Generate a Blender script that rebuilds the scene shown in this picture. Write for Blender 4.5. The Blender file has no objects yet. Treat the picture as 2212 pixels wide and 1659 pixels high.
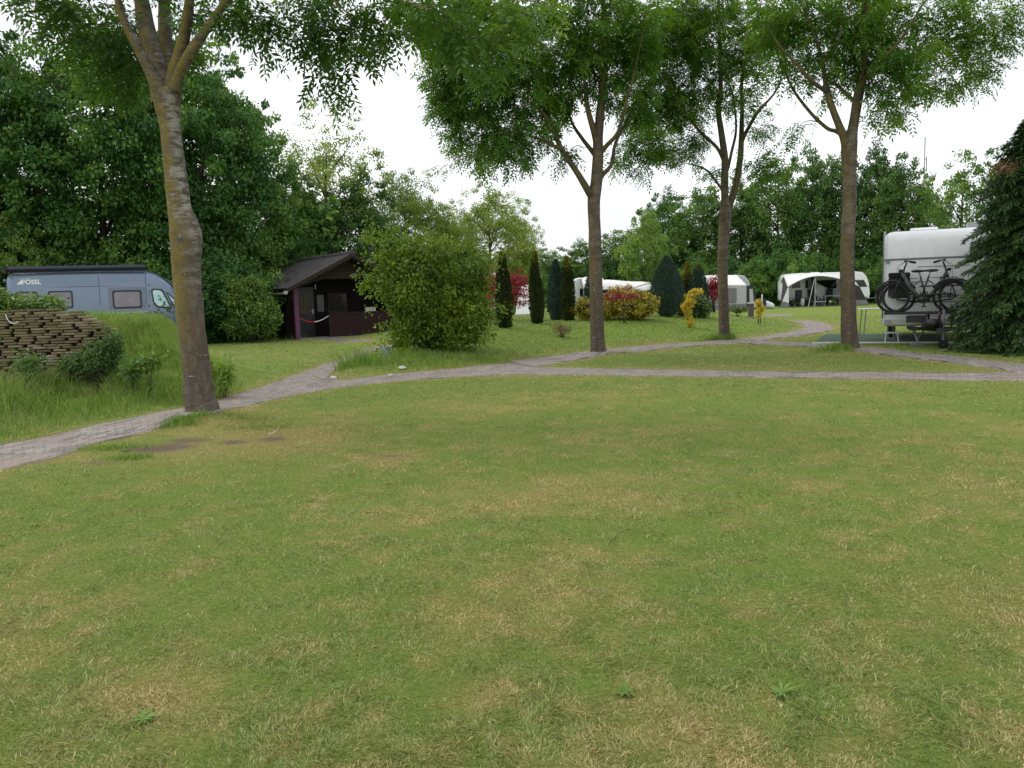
import bpy, bmesh, math, random
import numpy as np
from mathutils import Vector, Matrix
R_ = math.radians
C = bpy.context.scene.collection
SC = bpy.context.scene
# ------------------------------------------------------------------ camera
HC = 1.42; F = 1680.0; CX = 1106.0; CY = 829.5; PITCH = R_(6.45); ROLL = R_(-1.8)
cam_d = bpy.data.cameras.new('camera'); cam = bpy.data.objects.new('camera', cam_d); C.objects.link(cam)
cam_d.sensor_width = 36; cam_d.lens = 36 * F / 2212.0; cam_d.clip_start = 0.1; cam_d.clip_end = 3000
RM = Matrix.Rotation(R_(90) - PITCH, 3, 'X') @ Matrix.Rotation(ROLL, 3, 'Z')
cam.matrix_world = Matrix.Translation((0, 0, HC)) @ RM.to_4x4()
SC.camera = cam
# ------------------------------------------------------------------ sky, sun, exposure
SUN_EL = R_(52); SUN_AZ = R_(-60)          # azimuth from +Y towards +X: the sun stands high on the left, behind cloud
w = bpy.data.worlds.new('World'); SC.world = w; w.use_nodes = True
nt = w.node_tree; nt.nodes.clear()
sky = nt.nodes.new('ShaderNodeTexSky'); sky.sky_type = 'NISHITA'; sky.sun_disc = False
sky.sun_elevation = SUN_EL; sky.sun_rotation = SUN_AZ; sky.air_density = 1.0; sky.dust_density = 4.0
tc = nt.nodes.new('ShaderNodeTexCoord'); nz = nt.nodes.new('ShaderNodeTexNoise')
nz.inputs['Scale'].default_value = 2.2; nz.inputs['Detail'].default_value = 6
mp = nt.nodes.new('ShaderNodeMapping'); mp.inputs['Scale'].default_value = (1, 1, 2.5)
nt.links.new(tc.outputs['Generated'], mp.inputs[0]); nt.links.new(mp.outputs[0], nz.inputs['Vector'])
cr = nt.nodes.new('ShaderNodeValToRGB')
cr.color_ramp.elements[0].position = 0.36; cr.color_ramp.elements[0].color = (7.3, 7.6, 8.0, 1)
cr.color_ramp.elements[1].position = 0.7; cr.color_ramp.elements[1].color = (13.0, 13.2, 13.5, 1)
nt.links.new(nz.outputs['Fac'], cr.inputs[0])
mx = nt.nodes.new('ShaderNodeMixRGB'); mx.inputs[0].default_value = 0.88
nt.links.new(sky.outputs[0], mx.inputs[1]); nt.links.new(cr.outputs[0], mx.inputs[2])
bg = nt.nodes.new('ShaderNodeBackground'); bg.inputs['Strength'].default_value = 0.1
wo = nt.nodes.new('ShaderNodeOutputWorld')
nt.links.new(mx.outputs[0], bg.inputs[0]); nt.links.new(bg.outputs[0], wo.inputs[0])
sun_d = bpy.data.lights.new('sun', 'SUN'); sun = bpy.data.objects.new('sun', sun_d); C.objects.link(sun)
sun_d.energy = 0.9; sun_d.angle = R_(18); sun_d.color = (1, 0.96, 0.9)
sd = Vector((math.sin(SUN_AZ) * math.cos(SUN_EL), math.cos(SUN_AZ) * math.cos(SUN_EL), math.sin(SUN_EL)))
sun.rotation_euler = sd.to_track_quat('Z', 'Y').to_euler()
SC.view_settings.view_transform = 'Standard'; SC.view_settings.look = 'None'
SC.view_settings.exposure = 0.50; SC.view_settings.gamma = 1.0
SC.render.engine = 'CYCLES'
SC.cycles.max_bounces = 8; SC.cycles.diffuse_bounces = 4; SC.cycles.glossy_bounces = 2; SC.cycles.transmission_bounces = 4

# ------------------------------------------------------------------ noise and terrain
rng = np.random.default_rng(7)
random.seed(7)
_P = rng.random((64, 64))
def vnoise(x, y, s=1.0, o=0):
    x = np.asarray(x, float) * s + o * 17.3; y = np.asarray(y, float) * s + o * 9.1
    xi = np.floor(x).astype(int); yi = np.floor(y).astype(int); fx = x - xi; fy = y - yi
    fx = fx * fx * (3 - 2 * fx); fy = fy * fy * (3 - 2 * fy)
    g = lambda a, b: _P[a % 64, b % 64]
    return (g(xi, yi) * (1 - fx) + g(xi + 1, yi) * fx) * (1 - fy) + (g(xi, yi + 1) * (1 - fx) + g(xi + 1, yi + 1) * fx) * fy
def fbm(x, y, s=1.0, o=0, n=4):
    v = 0; a = 0.5; t = 0
    for i in range(n):
        v = v + a * vnoise(x, y, s * 2.03 ** i, o + i); t += a; a *= 0.55
    return v / t
def sst(a, b, x):
    t = np.clip((np.asarray(x, float) - a) / (b - a), 0, 1); return t * t * (3 - 2 * t)
def ray(px, py):
    return RM @ Vector(((px - CX) / F, -(py - CY) / F, -1))
def g0(px, py, z=0.0):
    d = ray(px, py); t = (z - HC) / d.z; return (d.x * t, d.y * t)
def inpoly(x, y, poly):
    x = np.asarray(x, float); y = np.asarray(y, float); c = np.zeros(x.shape, bool); n = len(poly)
    for i in range(n):
        x1, y1 = poly[i]; x2, y2 = poly[(i + 1) % n]
        if y1 == y2: continue
        k = ((y1 > y) != (y2 > y)) & (x < (x2 - x1) * (y - y1) / (y2 - y1) + x1); c ^= k
    return c
def segdist(x, y, pts, closed=False):
    x = np.asarray(x, float); y = np.asarray(y, float); d = np.full(x.shape, 1e9); n = len(pts)
    for i in range(n if closed else n - 1):
        x1, y1 = pts[i]; x2, y2 = pts[(i + 1) % n]; dx = x2 - x1; dy = y2 - y1
        t = np.clip(((x - x1) * dx + (y - y1) * dy) / (dx * dx + dy * dy + 1e-9), 0, 1)
        d = np.minimum(d, np.hypot(x - x1 - t * dx, y - y1 - t * dy))
    return d
MOUND = [g0(*p) for p in [(712, 815), (740, 820), (840, 808), (975, 795), (1100, 780), (1230, 765), (1350, 751), (1460, 742),
         (1560, 737), (1620, 728), (1700, 718), (1733, 709), (1731, 700)]] + [(12.2, 34), (9, 39), (2, 41), (-4, 38), (-6.2, 31), (-5.6, 24)] + [g0(800, 750), g0(762, 768), g0(725, 792)]
TB = [g0(438, 906), g0(1292, 768), g0(1566, 739), g0(1838, 763)]
def hgt(x, y):
    x = np.asarray(x, float); y = np.asarray(y, float)
    m = inpoly(x, y, MOUND); d = segdist(x, y, MOUND, True) * m
    h = 0.50 * sst(0, 4.6, d) + 0.07 * sst(0, .5, d)
    for (a, b), hh, r in zip(TB, (.13, .09, .1, .11), (.8, .8, .7, .9)):
        h = h + hh * np.exp(-((x - a) ** 2 + (y - b) ** 2) / (r * r))
    ws = sst(-6.05, -6.35, x)                         # 1 along the paver wall, 0 on the free slope
    y0 = 12.12 * ws + 11.3 * (1 - ws); y1 = 12.5 * ws + 12.9 * (1 - ws)
    h = h + (1.28 * ws + (1 - ws) * .86) * np.where(ws > .5, 1, np.clip((-4.55 - x) / 1.7, 0, 1) ** 1.15) * np.clip((y - y0) / (y1 - y0), 0, 1) * sst(16.5, 14.2, y)
    h = h + 0.14 * sst(-4.4, -5.4, x) * sst(9.8, 11.6, y) * sst(12.6, 12.0, y)
    h = h + 0.02 * (fbm(x, y, .35, 3) - .5) * sst(2, 6, np.hypot(x, y))
    return h
def hz(x, y): return float(hgt(np.array([x]), np.array([y]))[0])
def gp(px, py):
    d = ray(px, py); t = 1.5 * 1.004 ** np.arange(1250); g = (HC + d.z * t) - hgt(d.x * t, d.y * t)     # first crossing of the line of sight
    k = int(np.argmax(g < 0)); f = g[k - 1] / (g[k - 1] - g[k]); tt = t[k - 1] + (t[k] - t[k - 1]) * f
    return Vector((d.x * tt, d.y * tt, hz(d.x * tt, d.y * tt)))
def at(px, py, Y):
    d = ray(px, py); t = Y / d.y; return Vector((d.x * t, Y, HC + d.z * t))
RI = RM.transposed()
def project(p):
    v = RI @ (Vector(p) - Vector((0, 0, HC))); return CX + F * v.x / -v.z, CY - F * v.y / -v.z
def place(px, Y):
    X = (px - CX) / F * Y
    for _ in range(6):
        q = project((X, Y, hz(X, Y)))[0]; X += (px - q) / F * Y
    return Vector((X, Y, hz(X, Y)))

# ------------------------------------------------------------------ object helpers
def tagp(o, label=None, cat=None, group=None, kind=None):
    if label: o['label'] = label
    if cat: o['category'] = cat
    if group: o['group'] = group
    if kind: o['kind'] = kind
    return o
def thing(name, label, cat, loc=(0, 0, 0), rz=0, group=None):
    o = bpy.data.objects.new(name, None); C.objects.link(o); o.location = loc; o.rotation_euler = (0, 0, rz)
    o.empty_display_size = .2
    return tagp(o, label, cat, group)
def link(name, me, parent=None):
    o = bpy.data.objects.new(name, me); C.objects.link(o)
    if parent is not None: o.parent = parent
    return o
def np_mesh(name, V, quads=None, tris=None, mat=None, attr=None, smooth=False, uv=None):
    """V (n,3); quads (m,4); tris (k,3); attr dict name -> per-face float array"""
    me = bpy.data.meshes.new(name)
    V = np.asarray(V, np.float32).reshape(-1, 3)
    nq = 0 if quads is None else len(quads); nt_ = 0 if tris is None else len(tris)
    idx = np.concatenate([np.asarray(q, np.int32).ravel() for q in (quads, tris) if q is not None and len(q)])
    tot = np.concatenate([np.full(nq, 4, np.int32), np.full(nt_, 3, np.int32)])
    st = np.concatenate([[0], np.cumsum(tot)[:-1]]).astype(np.int32)
    me.vertices.add(len(V)); me.vertices.foreach_set('co', V.ravel())
    me.loops.add(len(idx)); me.loops.foreach_set('vertex_index', idx)
    me.polygons.add(nq + nt_); me.polygons.foreach_set('loop_start', st); me.polygons.foreach_set('loop_total', tot)
    if smooth: me.polygons.foreach_set('use_smooth', np.ones(nq + nt_, bool))
    me.update(calc_edges=True)
    if attr:
        for k, v in attr.items():
            dom = 'FACE' if len(v) == nq + nt_ else 'POINT'
            a = me.attributes.new(k, 'FLOAT', dom); a.data.foreach_set('value', np.asarray(v, np.float32))
    if uv is not None:
        l = me.uv_layers.new(name='UVMap'); l.data.foreach_set('uv', np.asarray(uv, np.float32)[idx].ravel())
    if mat: me.materials.append(mat)
    return me
class MB:
    def __init__(s): s.v = []; s.f = []; s.n = 0
    def add(s, vs, fs):
        b = s.n; s.v += [tuple(v) for v in vs]; s.f += [tuple(b + i for i in f) for f in fs]; s.n += len(vs); return s
    def box(s, x0, x1, y0, y1, z0, z1, M=None):
        vs = [Vector(p) for p in ((x0, y0, z0), (x1, y0, z0), (x1, y1, z0), (x0, y1, z0), (x0, y0, z1), (x1, y0, z1), (x1, y1, z1), (x0, y1, z1))]
        if M: vs = [M @ v for v in vs]
        return s.add(vs, [(0, 3, 2, 1), (4, 5, 6, 7), (0, 1, 5, 4), (1, 2, 6, 5), (2, 3, 7, 6), (3, 0, 4, 7)])
    def tube(s, pts, rad, n=8, cap=True, flat=1.0):
        pts = [Vector(p) for p in pts]; m = len(pts)
        if not hasattr(rad, '__len__'): rad = [rad] * m
        vs = []; up = None
        for i, p in enumerate(pts):
            d = (pts[min(i + 1, m - 1)] - pts[max(i - 1, 0)]).normalized()
            if up is None:
                up = d.orthogonal().normalized()
            up = (up - d * up.dot(d)); up = up.normalized() if up.length > 1e-6 else d.orthogonal().normalized()
            sd_ = d.cross(up)
            for k in range(n):
                a = 2 * math.pi * k / n; vs.append(p + (up * math.cos(a) + sd_ * math.sin(a) * flat) * rad[i])
        fs = [(i * n + k, i * n + (k + 1) % n, (i + 1) * n + (k + 1) % n, (i + 1) * n + k) for i in range(m - 1) for k in range(n)]
        if cap: fs += [tuple(range(n))[::-1], tuple((m - 1) * n + k for k in range(n))]
        return s.add(vs, fs)
    def ring(s, c, R, r, axis='y', n=32, m=6):
        vs = []; c = Vector(c)
        for i in range(n):
            a = 2 * math.pi * i / n
            for k in range(m):
                b = 2 * math.pi * k / m; q = R + r * math.cos(b)
                if axis == 'y': vs.append(c + Vector((q * math.cos(a), r * math.sin(b), q * math.sin(a))))
                elif axis == 'x': vs.append(c + Vector((r * math.sin(b), q * math.cos(a), q * math.sin(a))))
                else: vs.append(c + Vector((q * math.cos(a), q * math.sin(a), r * math.sin(b))))
        fs = [(i * m + k, ((i + 1) % n) * m + k, ((i + 1) % n) * m + (k + 1) % m, i * m + (k + 1) % m) for i in range(n) for k in range(m)]
        return s.add(vs, fs)
    def prism(s, poly, a, b, plane='xz'):
        """2-D polygon extruded from a to b along the remaining axis"""
        def P(u, v, t): return {'xz': (u, t, v), 'yz': (t, u, v), 'xy': (u, v, t)}[plane]
        n = len(poly); vs = [P(u, v, a) for u, v in poly] + [P(u, v, b) for u, v in poly]
        fs = [tuple(range(n)), tuple(range(2 * n - 1, n - 1, -1))] + [(i, n + i, n + (i + 1) % n, (i + 1) % n) for i in range(n)]
        return s.add(vs, fs)
    def ball(s, c, r, n=12, m=8):
        if not hasattr(r, '__len__'): r = (r, r, r)
        vs = [(c[0], c[1], c[2] - r[2])]
        for j in range(1, m):
            t = math.pi * j / m
            for i in range(n):
                a = 2 * math.pi * i / n; vs.append((c[0] + r[0] * math.sin(t) * math.cos(a), c[1] + r[1] * math.sin(t) * math.sin(a), c[2] - r[2] * math.cos(t)))
        vs.append((c[0], c[1], c[2] + r[2])); L = len(vs) - 1
        fs = [(0, 1 + (i + 1) % n, 1 + i) for i in range(n)]
        for j in range(m - 2):
            b = 1 + j * n; fs += [(b + i, b + (i + 1) % n, b + n + (i + 1) % n, b + n + i) for i in range(n)]
        b = 1 + (m - 2) * n; fs += [(b + i, b + (i + 1) % n, L) for i in range(n)]
        return s.add(vs, fs)
    def build(s, name, mat, parent=None, smooth=False, bevel=0, seg=2):
        me = bpy.data.meshes.new(name); me.from_pydata(s.v, [], s.f); me.materials.append(mat)
        bm = bmesh.new(); bm.from_mesh(me); bmesh.ops.recalc_face_normals(bm, faces=bm.faces); bm.to_mesh(me); bm.free()
        if smooth:
            for p in me.polygons: p.use_smooth = True
        o = link(name, me, parent)
        if bevel:
            b = o.modifiers.new('bevel', 'BEVEL'); b.width = bevel; b.segments = seg; b.limit_method = 'ANGLE'; b.angle_limit = R_(35)
            for p in me.polygons: p.use_smooth = True
            wn = o.modifiers.new('wn', 'WEIGHTED_NORMAL'); wn.keep_sharp = True
        return o
def copy_tree(o, parent=None):
    c = o.copy(); C.objects.link(c); c.parent = parent
    for ch in list(o.children): copy_tree(ch, c)
    return c

# ------------------------------------------------------------------ materials
def newmat(name):
    m = bpy.data.materials.new(name); m.use_nodes = True; t = m.node_tree; t.nodes.clear()
    out = t.nodes.new('ShaderNodeOutputMaterial'); b = t.nodes.new('ShaderNodeBsdfPrincipled')
    t.links.new(b.outputs[0], out.inputs[0]); return m, t, b, out
def N(t, kind, **kw):
    n = t.nodes.new(kind)
    for k, v in kw.items():
        if k.startswith('i_'): n.inputs[k[2:].replace('_', ' ')].default_value = v
        else: setattr(n, k, v)
    return n
def noise(t, vec, scale, detail=4, rough=.6):
    n = N(t, 'ShaderNodeTexNoise', i_Scale=scale, i_Detail=detail, i_Roughness=rough)
    if vec: t.links.new(vec, n.inputs['Vector'])
    return n.outputs['Fac']
def ramp(t, fac, stops):
    n = t.nodes.new('ShaderNodeValToRGB'); e = n.color_ramp.elements
    while len(e) < len(stops): e.new(.5)
    for k, (p, c) in enumerate(stops):
        e[k].position = p; e[k].color = tuple(c) + (1,) if len(c) == 3 else c
    t.links.new(fac, n.inputs[0]); return n.outputs[0]
def mixc(t, fac, a, b, mode='MIX'):
    n = t.nodes.new('ShaderNodeMixRGB'); n.blend_type = mode
    for i, v in ((0, fac), (1, a), (2, b)):
        if isinstance(v, (int, float)): n.inputs[i].default_value = v
        elif isinstance(v, tuple): n.inputs[i].default_value = v + (1,) if len(v) == 3 else v
        else: t.links.new(v, n.inputs[i])
    return n.outputs[0]
def bump(t, b, h, strength=.5, dist=.02):
    n = N(t, 'ShaderNodeBump', i_Strength=strength, i_Distance=dist); t.links.new(h, n.inputs['Height']); t.links.new(n.outputs[0], b.inputs['Normal'])
def objc(t, s=(1, 1, 1)):
    c = t.nodes.new('ShaderNodeTexCoord'); m = t.nodes.new('ShaderNodeMapping'); m.inputs['Scale'].default_value = s
    t.links.new(c.outputs['Object'], m.inputs[0]); return m.outputs[0]
def geopos(t, s=(1, 1, 1)):
    c = t.nodes.new('ShaderNodeNewGeometry'); m = t.nodes.new('ShaderNodeMapping'); m.inputs['Scale'].default_value = s
    t.links.new(c.outputs['Position'], m.inputs[0]); return m.outputs[0]
def simple(name, col, rough=.5, metal=0, var=.18, vs=6, b_=0, coat=0, dirt=0):
    m, t, b, o = newmat(name); v = objc(t)
    f = noise(t, v, vs, 6)
    lo = tuple(c * (1 - var) for c in col); hi = tuple(min(1, c * (1 + var)) for c in col)
    c = ramp(t, f, [(.3, lo), (.7, hi)])
    if dirt:
        f2 = noise(t, objc(t, (2, 2, .6)), 3, 8, .7); c = mixc(t, ramp(t, f2, [(.45, (0, 0, 0)), (.75, (dirt,) * 3)]), c, (.12, .12, .08))
    t.links.new(c, b.inputs['Base Color']); b.inputs['Roughness'].default_value = rough; b.inputs['Metallic'].default_value = metal
    if coat: b.inputs['Coat Weight'].default_value = coat
    if b_: bump(t, b, noise(t, v, vs * 8, 5), b_, .01)
    return m
def leafmat(name, dark, mid, light, trans=.35, rough=.5, posscale=.35, spec=.35, transcol=None):
    m, t, b, out = newmat(name)
    a = N(t, 'ShaderNodeAttribute', attribute_name='rnd'); oi = t.nodes.new('ShaderNodeObjectInfo')
    n = noise(t, geopos(t), posscale, 3)
    s = t.nodes.new('ShaderNodeMath'); s.operation = 'MULTIPLY_ADD'; s.inputs[1].default_value = .55
    t.links.new(a.outputs['Fac'], s.inputs[0]); t.links.new(n, s.inputs[2])
    s2 = t.nodes.new('ShaderNodeMath'); s2.operation = 'MULTIPLY_ADD'; s2.inputs[1].default_value = .3
    t.links.new(oi.outputs['Random'], s2.inputs[0]); t.links.new(s.outputs[0], s2.inputs[2])
    c = ramp(t, s2.outputs[0], [(.45, dark), (.85, mid), (1.2, light)])
    s3 = t.nodes.new('ShaderNodeMath'); s3.operation = 'MULTIPLY'; s3.inputs[1].default_value = .72
    t.links.new(s2.outputs[0], s3.inputs[0]); c.node.inputs[0].links[0]; t.links.new(s3.outputs[0], c.node.inputs[0])
    e = c.node.color_ramp.elements; e[0].position = .3; e[1].position = .6; e[2].position = .92
    t.links.new(c, b.inputs['Base Color']); b.inputs['Roughness'].default_value = rough
    b.inputs['Specular IOR Level'].default_value = spec
    tr = t.nodes.new('ShaderNodeBsdfTranslucent'); tcx = mixc(t, 1.0, c, transcol or (1.5, 1.45, .6), 'MULTIPLY'); t.links.new(tcx, tr.inputs[0])
    mxs = t.nodes.new('ShaderNodeMixShader'); mxs.inputs[0].default_value = trans
    t.links.new(b.outputs[0], mxs.inputs[1]); t.links.new(tr.outputs[0], mxs.inputs[2]); t.links.new(mxs.outputs[0], out.inputs[0])
    return m
def two_tone(name, a_, b2, thr=.5, trans=.25):
    m, t, b, out = newmat(name); a = N(t, 'ShaderNodeAttribute', attribute_name='rnd')
    c = ramp(t, a.outputs['Fac'], [(max(0, thr - .25), a_), (thr, tuple((x + y) / 2 for x, y in zip(a_, b2))), (thr + .12, b2)])
    t.links.new(c, b.inputs['Base Color']); b.inputs['Roughness'].default_value = .45
    tr = t.nodes.new('ShaderNodeBsdfTranslucent'); t.links.new(c, tr.inputs[0]); mxs = t.nodes.new('ShaderNodeMixShader'); mxs.inputs[0].default_value = trans
    t.links.new(b.outputs[0], mxs.inputs[1]); t.links.new(tr.outputs[0], mxs.inputs[2]); t.links.new(mxs.outputs[0], out.inputs[0])
    return m

def bark(name, moss=.6, pale=.3, scale=1.0, dk=(1, 1, 1)):
    K_ = lambda c: tuple(a * b for a, b in zip(c, dk))
    m, t, b, o = newmat(name); v = objc(t)
    base = ramp(t, noise(t, objc(t, (1, 1, .35)), 14 * scale, 8, .65), [(.3, K_((.055, .04, .03))), (.55, K_((.14, .105, .085))), (.75, K_((.24, .195, .165)))])
    band = noise(t, objc(t, (1.6, 1.6, 7)), 2.6 * scale, 7, .75)
    z = t.nodes.new('ShaderNodeSeparateXYZ'); t.links.new(v, z.inputs[0])
    zr = t.nodes.new('ShaderNodeMapRange'); zr.inputs[1].default_value = 1.2; zr.inputs[2].default_value = 2.4; t.links.new(z.outputs[2], zr.inputs[0])
    mf = t.nodes.new('ShaderNodeMath'); mf.operation = 'MULTIPLY'; t.links.new(ramp(t, band, [(.47, (0, 0, 0)), (.54, (1, 1, 1))]), mf.inputs[0]); t.links.new(zr.outputs[0], mf.inputs[1])
    mfp = t.nodes.new('ShaderNodeMath'); mfp.operation = 'MULTIPLY'; mfp.inputs[1].default_value = pale
    mf2 = t.nodes.new('ShaderNodeMath'); mf2.operation = 'MULTIPLY'; t.links.new(mf.outputs[0], mf2.inputs[0]); t.links.new(ramp(t, noise(t, objc(t, (1, 1, .8)), 1.7, 3, .6), [(.44, (0, 0, 0)), (.54, (1, 1, 1))]), mf2.inputs[1]); t.links.new(mf2.outputs[0], mfp.inputs[0])
    c = mixc(t, mfp.outputs[0], base, (.40, .38, .36))
    # moss grows on the left, weather side of the trunk
    vx = t.nodes.new('ShaderNodeNewGeometry'); sx = t.nodes.new('ShaderNodeSeparateXYZ'); t.links.new(vx.outputs['Normal'], sx.inputs[0])
    mr = t.nodes.new('ShaderNodeMapRange'); mr.inputs[1].default_value = .8; mr.inputs[2].default_value = -.35; t.links.new(sx.outputs[0], mr.inputs[0])
    mm = t.nodes.new('ShaderNodeMath'); mm.operation = 'MULTIPLY'; t.links.new(ramp(t, noise(t, v, 3.5 * scale, 7, .7), [(.38, (0, 0, 0)), (.50, (1, 1, 1))]), mm.inputs[0]); t.links.new(mr.outputs[0], mm.inputs[1])
    m3 = t.nodes.new('ShaderNodeMath'); m3.operation = 'MULTIPLY'; t.links.new(mm.outputs[0], m3.inputs[0])
    zz = t.nodes.new('ShaderNodeMapRange'); zz.inputs[1].default_value = .3; zz.inputs[2].default_value = 1.8; zz.inputs[3].default_value = .15; zz.inputs[4].default_value = moss * 1.15; t.links.new(z.outputs[2], zz.inputs[0]); t.links.new(zz.outputs[0], m3.inputs[1])
    c = mixc(t, m3.outputs[0], c, (.19, .135, .02))
    lich = ramp(t, noise(t, objc(t, (1, 1, 2.6)), 13 * scale, 6, .6), [(.63, (0, 0, 0)), (.68, (.8, .8, .8))])
    c = mixc(t, lich, c, (.36, .37, .33))
    c = mixc(t, ramp(t, noise(t, objc(t, (1, 1, 1.6)), 5.5 * scale, 8, .8), [(.50, (0, 0, 0)), (.66, (.65, .65, .65))]), c, (.05, .04, .032))
    c = mixc(t, ramp(t, noise(t, objc(t, (1, 1, 2)), 55 * scale, 4, .7), [(.5, (0, 0, 0)), (.7, (.4, .4, .4))]), c, (.26, .235, .21))
    t.links.new(c, b.inputs['Base Color']); b.inputs['Roughness'].default_value = .85
    hsum = t.nodes.new('ShaderNodeMath'); hsum.operation = 'ADD'; t.links.new(band, hsum.inputs[0]); t.links.new(noise(t, v, 40 * scale, 6), hsum.inputs[1])
    bump(t, b, hsum.outputs[0], .8, .018)
    return m
M = {}
M['bark1'] = bark('bark_near', 1.1, .85, 1.0, (.78, .76, .72))
M['bark'] = bark('bark', .38, .2, .8, (.55, .52, .50))
M['limb1'] = bark('shaded_limb_bark_near', .95, .35, 1.0, (.55, .52, .46))  # nearest ash: limbs take the same painted shade, over stronger moss
M['limb'] = bark('shaded_limb_bark', .6, .12, 1.0, (.30, .28, .26))  # mossy limb bark, darkened further so backlit shade is in its colour
M['bark_bg'] = simple('bark_far', (.07, .055, .042), .9, var=.4, vs=4, b_=.5)
M['twig'] = simple('twig_bark', (.06, .045, .035), .85, var=.3)
M['ash'] = leafmat('ash_leaf', (.036, .10, .02), (.08, .185, .03), (.21, .34, .045), .45, .45, .8, .3)
M['ash_near'] = leafmat('ash_leaf_near', (.04, .09, .025), (.075, .165, .03), (.20, .31, .05), .45, .4, .5, .35)
M['maple'] = leafmat('maple_leaf', (.02, .062, .016), (.05, .142, .03), (.17, .30, .05), .24, .5, .45, .3)
M['airy'] = leafmat('airy_leaf', (.08, .15, .03), (.16, .24, .045), (.30, .36, .08), .38, .5, .45)
M['hedge'] = leafmat('row_leaf', (.03, .08, .02), (.07, .16, .035), (.19, .31, .055), .28, .5, .25)
M['bush'] = leafmat('bush_leaf', (.05, .11, .012), (.12, .20, .018), (.27, .34, .03), .32, .42, 1.2, .35)
M['laurel'] = leafmat('laurel_leaf', (.035, .09, .018), (.08, .17, .03), (.24, .34, .045), .25, .35, 1.0, .4)
M['nettle'] = leafmat('nettle_leaf', (.04, .10, .028), (.085, .17, .045), (.16, .27, .06), .25, .45, 1.0, .3)
M['weed'] = leafmat('weed_leaf', (.09, .17, .03), (.13, .22, .04), (.18, .28, .06), .25, .5, 1.0, .2)
M['light'] = leafmat('light_leaf', (.06, .12, .022), (.13, .23, .04), (.24, .36, .06), .3, .45, .3)
M['yew'] = leafmat('yew_needle', (.016, .026, .010), (.028, .045, .014), (.065, .08, .022), .1, .6, 2.0, .2)
M['gold'] = leafmat('golden_needle', (.03, .045, .012), (.10, .12, .015), (.32, .31, .03), .15, .6, 2.5, .2)
M['blue'] = leafmat('blue_needle', (.025, .05, .042), (.045, .085, .07), (.08, .13, .10), .1, .6, 2.0, .2)
M['spruce'] = leafmat('spruce_needle', (.018, .042, .016), (.034, .08, .024), (.075, .145, .035), .12, .45, 1.2, .35)
M['red'] = leafmat('red_maple_leaf', (.12, .01, .02), (.30, .025, .05), (.45, .06, .09), .3, .45, 1.5, .3, (1.3, .8, .8))
M['yellow'] = two_tone('variegated_leaf', (.05, .10, .02), (.62, .50, .04), .45)
M['yellow_bright'] = two_tone('yellow_leaf', (.40, .36, .03), (.72, .55, .05), .25)
M['varieg'] = two_tone('green_variegated_leaf', (.04, .11, .025), (.40, .42, .10), .72)
M['dead'] = leafmat('dry_leaf', (.10, .045, .025), (.16, .08, .04), (.25, .15, .08), .2)
M['core'] = simple('shade_core_fill', (.012, .016, .008), .95, var=.3)  # near-black fill: the shade inside foliage put into colour

# blade colours follow the 'dry' attribute of the meadow
def grassmat(name, g1, g2, d1, d2, trans=.3):
    m, t, b, out = newmat(name)
    dr = N(t, 'ShaderNodeAttribute', attribute_name='dry'); rn = N(t, 'ShaderNodeAttribute', attribute_name='rnd')
    g = mixc(t, rn.outputs['Fac'], g1, g2); d = mixc(t, rn.outputs['Fac'], d1, d2)
    c = mixc(t, dr.outputs['Fac'], g, d)
    t.links.new(c, b.inputs['Base Color']); b.inputs['Roughness'].default_value = .55; b.inputs['Specular IOR Level'].default_value = .25
    tr = t.nodes.new('ShaderNodeBsdfTranslucent'); t.links.new(c, tr.inputs[0]); mxs = t.nodes.new('ShaderNodeMixShader'); mxs.inputs[0].default_value = trans
    t.links.new(b.outputs[0], mxs.inputs[1]); t.links.new(tr.outputs[0], mxs.inputs[2]); t.links.new(mxs.outputs[0], out.inputs[0])
    return m
M['blade'] = grassmat('lawn_blade', (.085, .165, .022), (.31, .39, .12), (.25, .21, .06), (.78, .62, .32))
M['tall'] = grassmat('tall_blade', (.06, .16, .014), (.25, .42, .05), (.30, .32, .10), (.52, .48, .22), .4)
def groundmat():
    m, t, b, o = newmat('lawn')
    dr = N(t, 'ShaderNodeAttribute', attribute_name='dry'); so = N(t, 'ShaderNodeAttribute', attribute_name='soil'); ta = N(t, 'ShaderNodeAttribute', attribute_name='lush')
    p = geopos(t)
    fine = noise(t, p, 38, 6, .8); mid = noise(t, p, 4.5, 5, .7)
    g = ramp(t, fine, [(.3, (.06, .12, .014)), (.5, (.135, .225, .03)), (.7, (.24, .33, .065))])
    g2 = ramp(t, fine, [(.3, (.07, .15, .015)), (.5, (.15, .26, .03)), (.7, (.24, .36, .06))])
    g = mixc(t, ta.outputs['Fac'], g, g2)
    g = mixc(t, ramp(t, mid, [(.35, (0, 0, 0)), (.7, (.5, .5, .5))]), g, (.19, .22, .06))
    d = ramp(t, fine, [(.3, (.13, .12, .03)), (.5, (.26, .24, .07)), (.7, (.42, .36, .14))])
    c = mixc(t, dr.outputs['Fac'], g, d)
    s = ramp(t, fine, [(.3, (.10, .07, .05)), (.7, (.24, .17, .13))])
    c = mixc(t, so.outputs['Fac'], c, s)
    t.links.new(c, b.inputs['Base Color']); b.inputs['Roughness'].default_value = .95; b.inputs['Specular IOR Level'].default_value = .1
    bump(t, b, fine, .9, .03); return m
M['ground'] = groundmat()
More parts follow.
